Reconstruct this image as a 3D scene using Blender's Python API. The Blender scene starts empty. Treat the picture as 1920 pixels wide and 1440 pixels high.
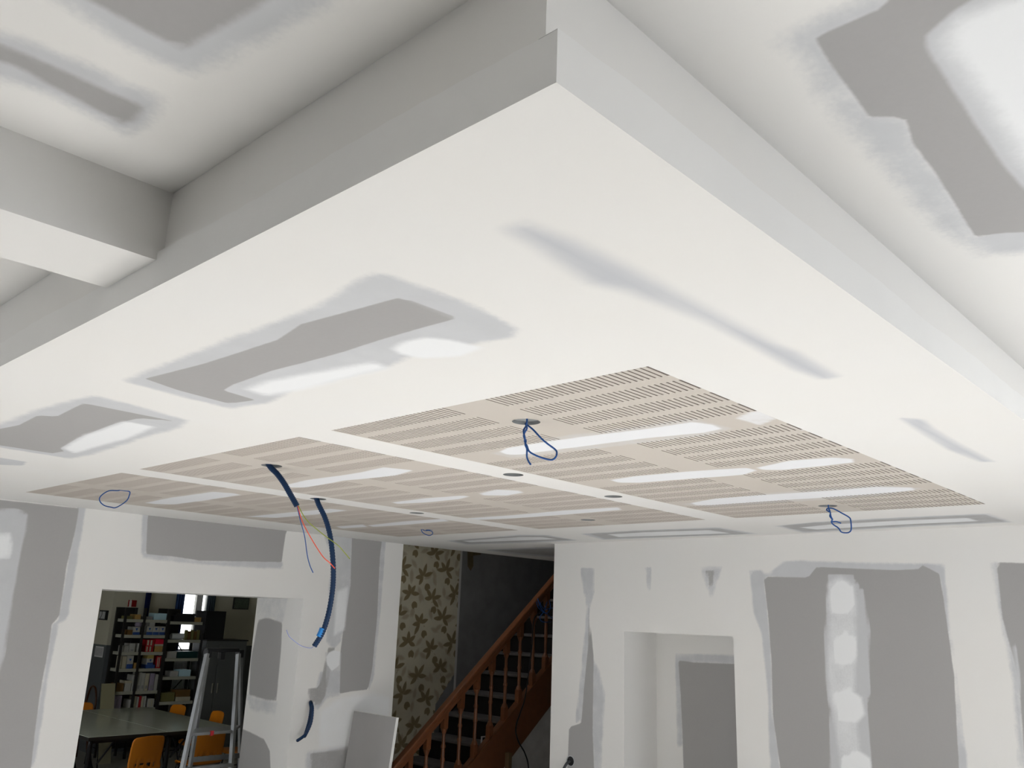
import bpy, bmesh, math, random
import numpy as np
from mathutils import Matrix, Vector
random.seed(7); rng = np.random.default_rng(7)
sc = bpy.context.scene; col = sc.collection

# ------------------------------------------------------------------ camera
CH = 2.15                                   # lens height above the floor
FPX, YAW, PITCH, ROLL = 1593.77, math.radians(46.441), math.radians(15.383), math.radians(2.150)
_F = np.array([math.sin(YAW)*math.cos(PITCH), math.cos(YAW)*math.cos(PITCH), math.sin(PITCH)])
_r = np.array([math.cos(YAW), -math.sin(YAW), 0.0]); _u = np.cross(_r, _F)
_R = math.cos(ROLL)*_r + math.sin(ROLL)*_u; _U = -math.sin(ROLL)*_r + math.cos(ROLL)*_u
cam_d = bpy.data.cameras.new('camera'); cam = bpy.data.objects.new('camera', cam_d); col.objects.link(cam)
cam_d.sensor_fit = 'HORIZONTAL'; cam_d.sensor_width = 36.0; cam_d.lens = FPX/1920*36
cam_d.clip_start = 0.02
cam.matrix_world = Matrix(((_R[0], _U[0], -_F[0], 0), (_R[1], _U[1], -_F[1], 0), (_R[2], _U[2], -_F[2], CH), (0, 0, 0, 1)))
sc.camera = cam

# ------------------------------------------------------------------ light
sc.view_settings.view_transform = 'Standard'; sc.view_settings.look = 'None'
sc.view_settings.gamma = 1.0; sc.view_settings.use_curve_mapping = False
sc.view_settings.exposure = -0.05
w = bpy.data.worlds.new('sky'); sc.world = w; w.use_nodes = True
bg = w.node_tree.nodes['Background']; bg.inputs[0].default_value = (0.93, 0.96, 1.0, 1); bg.inputs[1].default_value = 6.2
sd = bpy.data.lights.new('sun', 'SUN'); sun = bpy.data.objects.new('sun', sd); col.objects.link(sun)
sd.energy = 52.0; sd.angle = math.radians(1.5); sd.color = (1.0, 1.0, 1.0)
_sun_dir = Vector((-0.26, 0.88, -0.315)).normalized()          # comes in through the window wall behind the camera
sun.rotation_euler = _sun_dir.to_track_quat('-Z', 'Y').to_euler()

# ------------------------------------------------------------------ pixel helpers (1920x1440 frame)
def ray(px, py): return _F + (px-960)/FPX*_R + (720-py)/FPX*_U
def at_z(px, py, zrel): d = ray(px, py); t = zrel/d[2]; return np.array([d[0]*t, d[1]*t, CH+zrel])
def at_y(px, py, y): d = ray(px, py); t = y/d[1]; return np.array([d[0]*t, y, CH+d[2]*t])
def at_x(px, py, x): d = ray(px, py); t = x/d[0]; return np.array([x, d[1]*t, CH+d[2]*t])

# ------------------------------------------------------------------ materials
def rgb(r, g, b):
    f = lambda c: ((c/255)/12.92 if c/255 <= 0.04045 else ((c/255+0.055)/1.055)**2.4)
    return (f(r), f(g), f(b), 1)
MATS = {}
def mat(name, color, rough=0.6, metal=0.0, noise=0.0, nscale=30.0, bump=0.0, spec=0.3, color2=None, stretch=None):
    if name in MATS: return MATS[name]
    m = bpy.data.materials.new(name); m.use_nodes = True; nt = m.node_tree; b = nt.nodes['Principled BSDF']
    b.inputs['Base Color'].default_value = color; b.inputs['Roughness'].default_value = rough
    b.inputs['Metallic'].default_value = metal; b.inputs['Specular IOR Level'].default_value = spec
    if noise or bump or color2:
        tc = nt.nodes.new('ShaderNodeTexCoord'); src = tc.outputs['Object']
        if stretch:
            mp = nt.nodes.new('ShaderNodeMapping'); mp.inputs['Scale'].default_value = stretch
            nt.links.new(src, mp.inputs[0]); src = mp.outputs[0]
        n = nt.nodes.new('ShaderNodeTexNoise'); n.inputs['Scale'].default_value = nscale; n.inputs['Detail'].default_value = 5
        nt.links.new(src, n.inputs['Vector'])
        mx = nt.nodes.new('ShaderNodeMix'); mx.data_type = 'RGBA'
        c2 = color2 or tuple(c*(1-noise) for c in color[:3])+(1,)
        mx.inputs[6].default_value = color; mx.inputs[7].default_value = c2
        nt.links.new(n.outputs['Fac'], mx.inputs[0]); nt.links.new(mx.outputs[2], b.inputs['Base Color'])
        if bump:
            bp = nt.nodes.new('ShaderNodeBump'); bp.inputs['Strength'].default_value = bump; bp.inputs['Distance'].default_value = 0.004
            nt.links.new(n.outputs['Fac'], bp.inputs['Height']); nt.links.new(bp.outputs[0], b.inputs['Normal'])
    MATS[name] = m; return m

LAYERS = ('m_skim', 'm_soft', 'm_paper', 'm_skim2', 'm_white')
def board_material(name, base, skim, paper, white, paper2=None):
    """joint compound over plasterboard paper; the shapes come from mesh attributes (signed distances)"""
    m = bpy.data.materials.new(name); m.use_nodes = True; nt = m.node_tree; b = nt.nodes['Principled BSDF']
    b.inputs['Roughness'].default_value = 0.75; b.inputs['Specular IOR Level'].default_value = 0.15
    tc = nt.nodes.new('ShaderNodeTexCoord')
    def noise(scale, detail=4, rough=0.55):
        n = nt.nodes.new('ShaderNodeTexNoise'); n.inputs['Scale'].default_value = scale; n.inputs['Detail'].default_value = detail
        n.inputs['Roughness'].default_value = rough; nt.links.new(tc.outputs['Object'], n.inputs['Vector']); return n.outputs['Fac']
    def math_(op, a, bb):
        n = nt.nodes.new('ShaderNodeMath'); n.operation = op
        for i, v in enumerate((a, bb)):
            if isinstance(v, (int, float)): n.inputs[i].default_value = v
            else: nt.links.new(v, n.inputs[i])
        return n.outputs[0]
    def mix(fac, a, bb):
        n = nt.nodes.new('ShaderNodeMix'); n.data_type = 'RGBA'
        for i, v in ((0, fac), (6, a), (7, bb)):
            if isinstance(v, (tuple, float)): n.inputs[i].default_value = v
            else: nt.links.new(v, n.inputs[i])
        return n.outputs[2]
    big, mid, fine = noise(2.2, 3), noise(11, 5), noise(90, 3)
    def var(c, amt, src):
        c2 = tuple(x*(1-amt) for x in c[:3])+(1,)
        return mix(src, c, c2)
    warm = mix(math_('MULTIPLY', big, 0.55), base, (base[0]*1.0, base[1]*0.97, base[2]*0.92, 1))
    out = var(warm, 0.03, mid) if False else warm
    def mask(layer, amp):
        a = nt.nodes.new('ShaderNodeAttribute'); a.attribute_name = layer
        wob = math_('MULTIPLY', math_('SUBTRACT', mid, 0.5), amp)
        wob2 = math_('MULTIPLY', math_('SUBTRACT', fine, 0.5), amp*0.5)
        s = math_('ADD', a.outputs['Fac'], math_('ADD', wob, wob2))
        r = nt.nodes.new('ShaderNodeMapRange'); r.interpolation_type = 'SMOOTHSTEP'
        r.inputs[1].default_value = -0.5; r.inputs[2].default_value = 0.5; nt.links.new(s, r.inputs[0]); return r.outputs[0]
    sk = var(skim, 0.13, mid); pa = var(paper, 0.05, fine)
    out = mix(mask('m_skim', 0.9), out, sk)
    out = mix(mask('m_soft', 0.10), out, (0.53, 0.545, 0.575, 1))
    out = mix(mask('m_paper', 0.6), out, pa)
    out = mix(mask('m_skim2', 0.6), out, sk)
    out = mix(mask('m_white', 0.5), out, white)
    nt.links.new(out, b.inputs['Base Color'])
    bp = nt.nodes.new('ShaderNodeBump'); bp.inputs['Strength'].default_value = 0.10; bp.inputs['Distance'].default_value = 0.002
    nt.links.new(mid, bp.inputs['Height']); nt.links.new(bp.outputs[0], b.inputs['Normal'])
    MATS[name] = m; return m
PB = board_material('plasterboard', (0.80, 0.796, 0.785, 1), (0.62, 0.63, 0.645, 1), (0.40, 0.392, 0.387, 1), (0.84, 0.85, 0.86, 1))
AC = board_material('acoustic_paper', (0.57, 0.53, 0.485, 1), (0.66, 0.66, 0.66, 1), (0.42, 0.40, 0.38, 1), (0.79, 0.80, 0.82, 1))
M_felt = mat('slot_felt', (0.42, 0.36, 0.325, 1), 0.95)
M_plain = mat('compound_white', (0.80, 0.79, 0.77, 1), 0.75, noise=0.05, nscale=3, spec=0.15)
M_can = mat('hole_metal', (0.36, 0.37, 0.37, 1), 0.45, 0.2, noise=0.3, nscale=25)
M_blue = mat('blue_wire', rgb(38, 84, 150), 0.35)
M_cond = mat('navy_conduit', rgb(14, 44, 78), 0.4)
M_tape = mat('blue_tape', rgb(45, 130, 205), 0.4)
M_red = mat('orange_wire', rgb(235, 96, 74), 0.4)
M_grn = mat('green_yellow_wire', rgb(150, 160, 62), 0.4)
M_lil = mat('lilac_wire', rgb(150, 158, 200), 0.4)
M_blk = mat('black_plastic', (0.012, 0.012, 0.014, 1), 0.4)
M_wood = mat('orange_brown_paint', rgb(124, 75, 44), 0.4, noise=0.35, nscale=14, bump=0.08, spec=0.5)
M_step = mat('worn_tread', rgb(104, 98, 95), 0.85, noise=0.5, nscale=9, bump=0.3)
M_riser = mat('dark_riser', rgb(30, 24, 21), 0.8, noise=0.6, nscale=6, bump=0.3)
M_floor = mat('floor_screed', (0.62, 0.61, 0.59, 1), 0.7, noise=0.18, nscale=4)
M_floor2 = mat('back_room_floor', (0.42, 0.41, 0.38, 1), 0.35, noise=0.1, nscale=6, spec=0.5)
M_cream = mat('cream_paint', (0.62, 0.60, 0.50, 1), 0.6, noise=0.06, nscale=4)
M_dado = mat('grey_dado_paint', (0.13, 0.14, 0.15, 1), 0.5, noise=0.15, nscale=8)
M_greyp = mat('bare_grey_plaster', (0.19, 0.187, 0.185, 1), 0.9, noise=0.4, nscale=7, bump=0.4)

# ------------------------------------------------------------------ mesh helpers
def link(o): col.objects.link(o); return o
def tag(o, label=None, cat=None, group=None, kind=None):
    if label: o['label'] = label
    if cat: o['category'] = cat
    if group: o['group'] = group
    if kind: o['kind'] = kind
    return o
def empty(name, loc=(0, 0, 0), rz=0.0):
    o = bpy.data.objects.new(name, None); o.empty_display_size = 0.1; o.location = loc; o.rotation_euler = (0, 0, rz); return link(o)
class MB:
    def __init__(s): s.v = []; s.f = []; s.mi = []
    def add(s, vs, fs, mi=0):
        n = len(s.v); s.v += [tuple(map(float, p)) for p in vs]; s.f += [tuple(i+n for i in f) for f in fs]; s.mi += [mi]*len(fs); return s
    def quad(s, a, b, c, d, mi=0): return s.add([a, b, c, d], [(0, 1, 2, 3)], mi)
    def box(s, x0, y0, z0, x1, y1, z1, mi=0):
        vs = [(x, y, z) for z in (z0, z1) for y in (y0, y1) for x in (x0, x1)]
        return s.add(vs, [(0, 2, 3, 1), (4, 5, 7, 6), (0, 1, 5, 4), (2, 6, 7, 3), (0, 4, 6, 2), (1, 3, 7, 5)], mi)
    def obox(s, p, q, w, h, up=(0, 0, 1), mi=0):
        """bar from p to q with cross-section w (sideways) x h (along up)"""
        p = Vector(p); q = Vector(q); d = (q-p).normalized(); up = Vector(up)
        if abs(d.dot(up)) > 0.98: up = Vector((0, 1, 0))
        sd_ = d.cross(up).normalized(); up = sd_.cross(d).normalized()
        vs = []
        for c in (p, q):
            for a, b in ((-1, -1), (1, -1), (1, 1), (-1, 1)): vs.append(c+sd_*(a*w/2)+up*(b*h/2))
        return s.add(vs, [(3, 2, 1, 0), (4, 5, 6, 7), (0, 1, 5, 4), (1, 2, 6, 5), (2, 3, 7, 6), (3, 0, 4, 7)], mi)
    def tube(s, pts, r, n=8, ridges=0.0, mi=0):
        P = [Vector(p) for p in pts]; rings = []; up = None
        for i, p in enumerate(P):
            d = (P[min(i+1, len(P)-1)]-P[max(i-1, 0)]).normalized()
            if up is None: up = Vector((0, 0, 1)) if abs(d.z) < 0.9 else Vector((1, 0, 0))
            a = d.cross(up).normalized(); up = a.cross(d).normalized()
            rr = r*(1+(ridges if i % 2 else -ridges)) if not hasattr(r, '__len__') else r[i]
            rings.append([p+a*(rr*math.cos(t))+up*(rr*math.sin(t)) for t in [2*math.pi*k/n for k in range(n)]])
        vs = [v for g in rings for v in g]; fs = []
        for i in range(len(P)-1):
            for k in range(n): fs.append((i*n+k, i*n+(k+1) % n, (i+1)*n+(k+1) % n, (i+1)*n+k))
        fs.append(tuple(range(n))[::-1]); fs.append(tuple((len(P)-1)*n+k for k in range(n)))
        return s.add(vs, fs, mi)
    def lathe(s, c, prof, n=12, mi=0):
        vs = []; fs = []
        for r, z in prof: vs += [(c[0]+r*math.cos(2*math.pi*k/n), c[1]+r*math.sin(2*math.pi*k/n), c[2]+z) for k in range(n)]
        for i in range(len(prof)-1):
            for k in range(n): fs.append((i*n+k, i*n+(k+1) % n, (i+1)*n+(k+1) % n, (i+1)*n+k))
        fs.append(tuple(range(n))[::-1]); fs.append(tuple((len(prof)-1)*n+k for k in range(n)))
        return s.add(vs, fs, mi)
    def build(s, name, mats, parent=None, smooth=False, bevel=0.0, world=True):
        me = bpy.data.meshes.new(name)
        off = Vector((0, 0, 0))
        if parent is not None and world:
            r = parent
            while r is not None: off = off+r.location; r = r.parent
        me.from_pydata([Vector(v)-off for v in s.v], [], s.f)
        mats = mats if isinstance(mats, (list, tuple)) else [mats]
        for m in mats: me.materials.append(m)
        if any(s.mi): me.polygons.foreach_set('material_index', s.mi)
        if smooth: me.polygons.foreach_set('use_smooth', [True]*len(me.polygons))
        me.update(); o = bpy.data.objects.new(name, me); link(o)
        if parent is not None: o.parent = parent
        if bevel:
            b = o.modifiers.new('bevel', 'BEVEL'); b.width = bevel; b.segments = 2; b.limit_method = 'ANGLE'
        return o
def spline(ctrl, n=8):
    """Catmull-Rom through the control points"""
    P = [np.array(c, float) for c in ctrl]; P = [2*P[0]-P[1]]+P+[2*P[-1]-P[-2]]; out = []
    for i in range(1, len(P)-2):
        for k in range(n):
            t = k/n; a, b, c, d = P[i-1:i+3]
            out.append(0.5*((2*b)+(c-a)*t+(2*a-5*b+4*c-d)*t*t+(-a+3*b-3*c+d)*t**3))
    out.append(P[-2]); return out

def sdf(poly, X, Y):
    poly = np.array(poly, float); d = np.full(X.shape, 1e9); inside = np.zeros(X.shape, bool); n = len(poly)
    for i in range(n):
        ax, ay = poly[i]; bx, by = poly[(i+1) % n]; ex, ey = bx-ax, by-ay; L = ex*ex+ey*ey+1e-12
        t = np.clip(((X-ax)*ex+(Y-ay)*ey)/L, 0, 1); d = np.minimum(d, np.hypot(X-ax-t*ex, Y-ay-t*ey))
        c = ((ay > Y) != (by > Y)); xi = ax+(Y-ay)/(ey if abs(ey) > 1e-12 else 1e-12)*ex; inside ^= (c & (X < xi))
    return np.where(inside, d, -d)
def eval_layers(layers, A, B, conv):
    """layers: {name: [(pixel polygon, softness in metres, strength)]}; conv: pixel -> plane coordinates"""
    out = {}
    for nm in LAYERS:
        v = np.full(A.shape, -4.0)
        for poly, soft, strength in layers.get(nm, []):
            pl = [conv(*p) for p in poly]
            val = sdf(pl, A, B)/soft
            cap = {1.0: 9.0}.get(strength, strength-0.5)
            v = np.maximum(v, np.minimum(val, cap))
        out[nm] = v
    return out
def lines(a, b, step, extra=()):
    n = max(1, int(round((b-a)/step))); s = {round(a+(b-a)*i/n, 5) for i in range(n+1)}
    ex = [round(e, 5) for e in extra if a-1e-6 <= e <= b+1e-6]
    s = {v for v in s if all(abs(v-e) > step*0.3 for e in ex) or v in (round(a, 5), round(b, 5))} | set(ex)
    return np.array(sorted(s))
def ring_fill(mb_v, mb_f, cx, cy, hx, hy, r, n=32):
    """square cell with a round hole, in plane coordinates"""
    base = len(mb_v); ang = [2*math.pi*(k+0.5)/n for k in range(n)]
    for t in ang: mb_v.append((cx+r*math.cos(t), cy+r*math.sin(t)))
    for t in ang:
        c, s = math.cos(t), math.sin(t); k = min(hx/abs(c) if abs(c) > 1e-9 else 9e9, hy/abs(s) if abs(s) > 1e-9 else 9e9)
        mb_v.append((cx+c*k, cy+s*k))
    for sx, sy in ((1, 1), (-1, 1), (-1, -1), (1, -1)): mb_v.append((cx+sx*hx, cy+sy*hy))
    for k in range(n):
        a, b = k, (k+1) % n; mb_f.append((base+a, base+n+a, base+n+b, base+b))
    for q, t in enumerate((45, 135, 225, 315)):
        k = int((math.radians(t)/(2*math.pi)*n)-0.5) % n; mb_f.append((base+n+k, base+2*n+q, base+n+(k+1) % n))
def surface(name, us, vs, to3, layers, conv, material, drop=None, holes=(), flip=False, parent=None, extra=None, extra_mats=()):
    """grid surface with compound/paper attributes; drop(u,v) removes cells; holes: (u,v,half,radius)"""
    us = np.asarray(us); vs = np.asarray(vs); nu, nv = len(us), len(vs)
    U, V = np.meshgrid(us, vs, indexing='ij'); pts = [(a, b) for a, b in zip(U.ravel(), V.ravel())]
    faces = []
    for i in range(nu-1):
        for j in range(nv-1):
            cu, cv = (us[i]+us[i+1])/2, (vs[j]+vs[j+1])/2
            if drop is not None and drop(cu, cv): continue
            if any(abs(cu-h[0]) < h[2] and abs(cv-h[1]) < h[2] for h in holes): continue
            faces.append((i*nv+j, (i+1)*nv+j, (i+1)*nv+j+1, i*nv+j+1))
    for h in holes: ring_fill(pts, faces, h[0], h[1], h[2], h[2], h[3])
    A = np.array([p[0] for p in pts]); B = np.array([p[1] for p in pts])
    vals = eval_layers(layers, A, B, conv)
    if flip: faces = [f[::-1] for f in faces]
    v3 = [to3(a, b) for a, b in pts]; n0 = len(v3); mi = [0]*len(faces)
    if extra is not None:
        v3 += extra.v; faces += [tuple(i+n0 for i in f) for f in extra.f]; mi += [m for m in extra.mi]
    off = Vector((0, 0, 0))
    me = bpy.data.meshes.new(name); me.from_pydata([tuple(map(float, p)) for p in v3], [], faces)
    me.materials.append(material)
    for m in extra_mats: me.materials.append(m)
    if any(mi): me.polygons.foreach_set('material_index', mi)
    for nm in LAYERS:
        at = me.attributes.new(nm, 'FLOAT', 'POINT'); d = np.full(len(v3), -4.0, dtype=np.float32); d[:n0] = vals[nm]
        at.data.foreach_set('value', d)
    me.update(); o = bpy.data.objects.new(name, me); link(o)
    if parent is not None: o.parent = parent
    return o

# ------------------------------------------------------------------ main dimensions (metres)
X0, Y0 = 0.647, 0.5625                     # near corner of the lowered ceiling
ZS = CH+0.600                              # lowered ceiling underside
ZB = CH+0.676                              # top of the proud band round it
ZH = CH+0.8137                             # high ceiling
XR, YL, YE = 5.399, 5.958, 4.584           # right wall plane, back wall plane, end of the right wall
UP = (1.122, 2.426); PITCH_P = 1.5         # panel extent across, and the pitch of the panels
XP0, XP1 = 1.655, 4.455                    # panel extent along x
OX0, OX1, OZ = 2.389, 3.955, CH+0.0865     # opening in the back wall
YB2 = 6.64                                 # far face of the thick back wall
DX = 4.942                                 # end of the back wall by the stairs
XMIN, YMIN = -3.4, -2.3                    # unseen walls behind the camera
YW = 6.97                                  # wallpapered stair wall

# ------------------------------------------------------------------ high ceiling
def cv_hc(px, py): p = at_z(px, py, ZH-CH); return (p[0], p[1])
hc = {'m_skim': [([(60, -30), (249, 93), (358, 140), (451, 93), (660, -20)], .05, 1.0),
                 ([(-60, 45), (60, 78), (250, 160), (300, 185), (272, 235), (240, 256), (200, 232), (100, 180), (-60, 130)], .045, 1.0),
                 ([(1455, 82), (1500, 50), (1640, -10), (1700, -40), (1670, 30), (1560, 90), (1640, 215), (1690, 212), (1710, 228), (1720, 268), (1770, 331),
                   (1820, 412), (1840, 440), (1930, 430), (1940, 470), (1840, 478), (1780, 440), (1690, 350), (1620, 265), (1550, 185), (1500, 110)], .06, 1.0)],
      'm_paper': [([(90, -40), (342, 93), (550, -30)], .02, 1.0),
                  ([(-40, 70), (39, 97), (253, 194), (268, 202), (237, 235), (78, 150), (50, 132), (-40, 100)], .022, 1.0),
                  ([(1527, 70), (1650, 17), (1667, 0), (1720, -60), (1990, -60), (2060, 500), (1930, 455), (1920, 436), (1864, 440), (1831, 447), (1809, 412), (1759, 331),
                    (1712, 268), (1701, 226), (1685, 218), (1632, 221), (1553, 113)], .008, 1.0)],
      'm_skim2': [([(1732, 70), (1790, 19), (1821, 0), (1890, -40), (1990, -60), (2060, 440), (1990, 420), (1920, 354), (1883, 311), (1833, 241), (1778, 156), (1740, 97)], .012, 1.0),
                  ([(1835, 446), (1864, 438), (1922, 434), (1918, 455), (1880, 470)], .012, 1.0)],
      'm_white': [([(1772, 75), (1800, 35), (1870, 8), (1990, -40), (2040, 400), (1960, 330), (1920, 300), (1850, 190), (1790, 112)], .05, 1.0)]}
def vis(a, b): return lines(a, b, 0.03)
xs = np.concatenate([np.linspace(XMIN, -0.6, 12)[:-1], lines(-0.6, 3.2, 0.025), np.linspace(3.2, XR+0.2, 12)[1:]])
ys = np.concatenate([np.linspace(YMIN, -0.4, 8)[:-1], lines(-0.4, 3.2, 0.025), np.linspace(3.2, YL, 10)[1:]])
ceil = surface('ceiling', xs, ys, lambda a, b: (a, b, ZH), hc, cv_hc, PB, flip=True)
tag(ceil, 'high white plasterboard ceiling with grey unfilled patches around the lowered part', kind='structure')

# ------------------------------------------------------------------ lowered ceiling
def cv_s(px, py): p = at_z(px, py, ZS-CH); return (p[0], p[1])
so = {'m_skim': [([(236, 712), (420, 640), (560, 590), (600, 568), (677, 524), (709, 511), (779, 533), (900, 580), (972, 618), (958, 633), (890, 646), (790, 660), (720, 690),
                   (620, 715), (560, 725), (500, 756), (430, 766), (330, 741), (240, 717)], .035, 1.0),
                 ([(-40, 806), (0, 795), (70, 768), (150, 747), (180, 742), (240, 757), (352, 788), (340, 800), (290, 814), (240, 830), (180, 850), (130, 860), (90, 853), (0, 839), (-40, 830)], .04, 1.0),
                 ([(1455, 986), (1526, 979), (1687, 970), (1852, 963), (1896, 979), (1720, 987), (1507, 999)], .05, 1.0),
                 ([(838, 1014), (971, 1003), (1024, 1003), (1083, 1013), (1033, 1016), (875, 1021)], .05, 1.0),
                 ([(1090, 1001), (1203, 994), (1348, 989), (1418, 1001), (1132, 1012)], .06, 1.0),
                 ([(905, 1031), (1037, 1025), (1060, 1024), (1060, 1046), (971, 1040)], .05, 1.0),
                 ([(-30, 853), (50, 866), (42, 873), (-30, 870)], .02, 1.0)],
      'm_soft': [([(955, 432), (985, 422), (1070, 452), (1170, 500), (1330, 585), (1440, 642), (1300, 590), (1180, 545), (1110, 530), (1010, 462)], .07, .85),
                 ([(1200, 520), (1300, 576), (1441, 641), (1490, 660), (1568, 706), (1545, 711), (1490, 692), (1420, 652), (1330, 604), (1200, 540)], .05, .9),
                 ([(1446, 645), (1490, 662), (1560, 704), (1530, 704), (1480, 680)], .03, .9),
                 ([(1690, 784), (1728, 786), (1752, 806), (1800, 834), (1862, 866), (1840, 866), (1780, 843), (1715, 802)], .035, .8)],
      'm_paper': [([(272, 710), (383, 682), (521, 637), (565, 608), (700, 571), (753, 557), (859, 596), (780, 618), (713, 637), (640, 661), (569, 680), (510, 695), (437, 721),
                    (419, 732), (452, 742), (478, 750), (430, 757), (335, 732)], .007, 1.0),
                  ([(-60, 825), (0, 804), (36, 797), (71, 779), (106, 781), (157, 756), (328, 790), (262, 784), (219, 793), (146, 821), (113, 841), (120, 846), (98, 850), (0, 835), (-60, 826)], .007, 1.0),
                  ([(1463, 986), (1526, 980), (1687, 972), (1849, 965), (1888, 978), (1720, 985), (1507, 997)], .02, .62),
                  ([(850, 1014), (971, 1005), (1021, 1005), (1072, 1012), (1033, 1014), (875, 1019)], .02, .7),
                  ([(1105, 1001), (1203, 995), (1348, 991), (1405, 1001), (1132, 1010)], .02, .6),
                  ([(915, 1031), (1037, 1027), (1060, 1026), (1060, 1044), (971, 1037)], .02, .75)],
      'm_skim2': [([(569, 682), (640, 663), (713, 639), (785, 622), (860, 600), (900, 625), (925, 632), (800, 650), (700, 690), (560, 722), (470, 742), (430, 735), (440, 722), (510, 697)], .01, .85),
                  ([(760, 560), (800, 540), (900, 582), (960, 618), (900, 622), (850, 596)], .03, .55)],
      'm_white': [([(736, 654), (758, 641), (800, 632), (850, 638), (905, 652), (860, 668), (790, 672), (750, 664)], .03, 1.0),
                  ([(462, 730), (500, 715), (560, 704), (640, 690), (700, 679), (725, 690), (640, 712), (560, 732), (500, 742)], .05, 1.0),
                  ([(118, 840), (160, 816), (235, 790), (290, 800), (240, 822), (180, 838), (140, 850)], .035, 1.0),
                  ([(1500, 989), (1560, 983), (1690, 976), (1815, 971), (1835, 977), (1700, 983), (1530, 993)], .025, .85),
                  ([(868, 1014), (975, 1007), (1016, 1007), (1045, 1011), (880, 1017)], .03, .8),
                  ([(1140, 1002), (1210, 998), (1330, 994), (1370, 1000), (1160, 1007)], .03, .85)]}
panels = [(UP[0]+PITCH_P*k, UP[1]+PITCH_P*k) for k in range(3)]
HR = 0.045
s_holes = [(2.671, 2.512, .07, HR), (3.418, 2.527, .07, HR), (3.424, 4.022, .07, HR), (2.712, 4.035, .07, HR)]
ex = [XP0, XP1]+[h[0]+s for h in s_holes for s in (-.07, .07)]
ey = [a for p in panels for a in p]+[h[1]+s for h in s_holes for s in (-.07, .07)]
xs = np.concatenate([lines(X0, 5.6, 0.024, ex), np.linspace(5.6, 8.4, 20)[1:]]); ys = lines(Y0, YL, 0.024, ey)
def in_panel(u, v): return XP0 < u < XP1 and any(a < v < b for a, b in panels)
def behind(u, v): return u > XR+0.21 and v < YE-0.02
extra = MB()
def can(mb, x, y, z, r, h, mi):
    n = 32; ang = [2*math.pi*(k+0.5)/n for k in range(n)]
    a = [(x+r*math.cos(t), y+r*math.sin(t), z) for t in ang]; b = [(p[0], p[1], z+h) for p in a]
    mb.add(a+b, [(k, (k+1) % n, n+(k+1) % n, n+k) for k in range(n)]+[tuple(range(n, 2*n))], mi)
for h in s_holes: can(extra, h[0], h[1], ZS, h[3], .03, 1)
# upstand and back of the slab so that light cannot leak in
extra.quad((X0+.02, Y0+.03, ZB), (8.4, Y0+.03, ZB), (8.4, YL, ZB), (X0+.02, YL, ZB), 2)
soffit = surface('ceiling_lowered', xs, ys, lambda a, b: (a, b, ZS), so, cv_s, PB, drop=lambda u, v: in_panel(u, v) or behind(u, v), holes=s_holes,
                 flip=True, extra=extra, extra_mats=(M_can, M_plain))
tag(soffit, 'lowered white plasterboard ceiling with grey patches and three slotted panel bays', kind='structure')

# proud band around the lowered ceiling (rough top edge) and the recessed upstand above it
def band(name, axis, a0, a1, fixed, label):
    n = int((a1-a0)/0.035); mb = MB(); t = 0.013
    for i in range(n+1):
        a = a0+(a1-a0)*i/n; zt = ZB+random.uniform(-.0018, .0018)+(.003*math.sin(a*9))
        if axis == 'y': mb.v += [(fixed, a, ZS), (fixed, a, zt), (fixed+t, a, zt)]
        else: mb.v += [(a, fixed, ZS), (a, fixed, zt), (a, fixed+.031, zt)]
    for i in range(n):
        for k in (0, 1):
            f = (3*i+k, 3*i+3+k, 3*i+4+k, 3*i+1+k); mb.f.append(f if axis == 'y' else f[::-1]); mb.mi.append(0)
    o = mb.build(name, mat('pale_band_compound', (.85, .845, .83, 1), .75, noise=.06, nscale=5, spec=.15)); tag(o, label, kind='structure'); return o  # band colour set paler than the upstand so its step stands out
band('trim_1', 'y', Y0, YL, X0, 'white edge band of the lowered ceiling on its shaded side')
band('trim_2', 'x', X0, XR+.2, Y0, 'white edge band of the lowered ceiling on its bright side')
def upstand(name, us, to3, label, flip):
    o = surface(name, us, lines(ZB-.03, ZH, .05), to3, {}, None, PB, flip=flip); tag(o, label, kind='structure')
SX, SY = X0+.0125, Y0+.030
upstand('trim_3', lines(SY, YL, .1), lambda a, b: (SX, a, b), 'white upstand above the edge band on the shaded side', True)
upstand('trim_4', lines(SX, XR+.2, .1), lambda a, b: (a, SY, b), 'white upstand above the edge band on the bright side', False)
# far edge of the lowered ceiling above the stairs
mb = MB(); mb.box(DX, YL, ZS, 8.4, YL+.03, ZH+.2); tag(mb.build('trim_5', M_plain), 'white far edge of the lowered ceiling over the staircase', kind='structure')
# dropped beam running into the upstand
BY0, BY1, BZ = 1.6056, 1.846, CH+.6619
mb = MB()
nx = 60
for j, (ya, za, yb, zb_) in enumerate([(BY0, ZH, BY0, BZ), (BY0, BZ, BY1, BZ), (BY1, BZ, BY1, ZH)]):
    mb.quad((XMIN, ya, za), (XMIN, yb, zb_), (SX, yb, zb_), (SX, ya, za))
tag(mb.build('ceiling_beam', M_plain), 'white boxed ceiling beam ending at the lowered ceiling', kind='structure')

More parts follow.
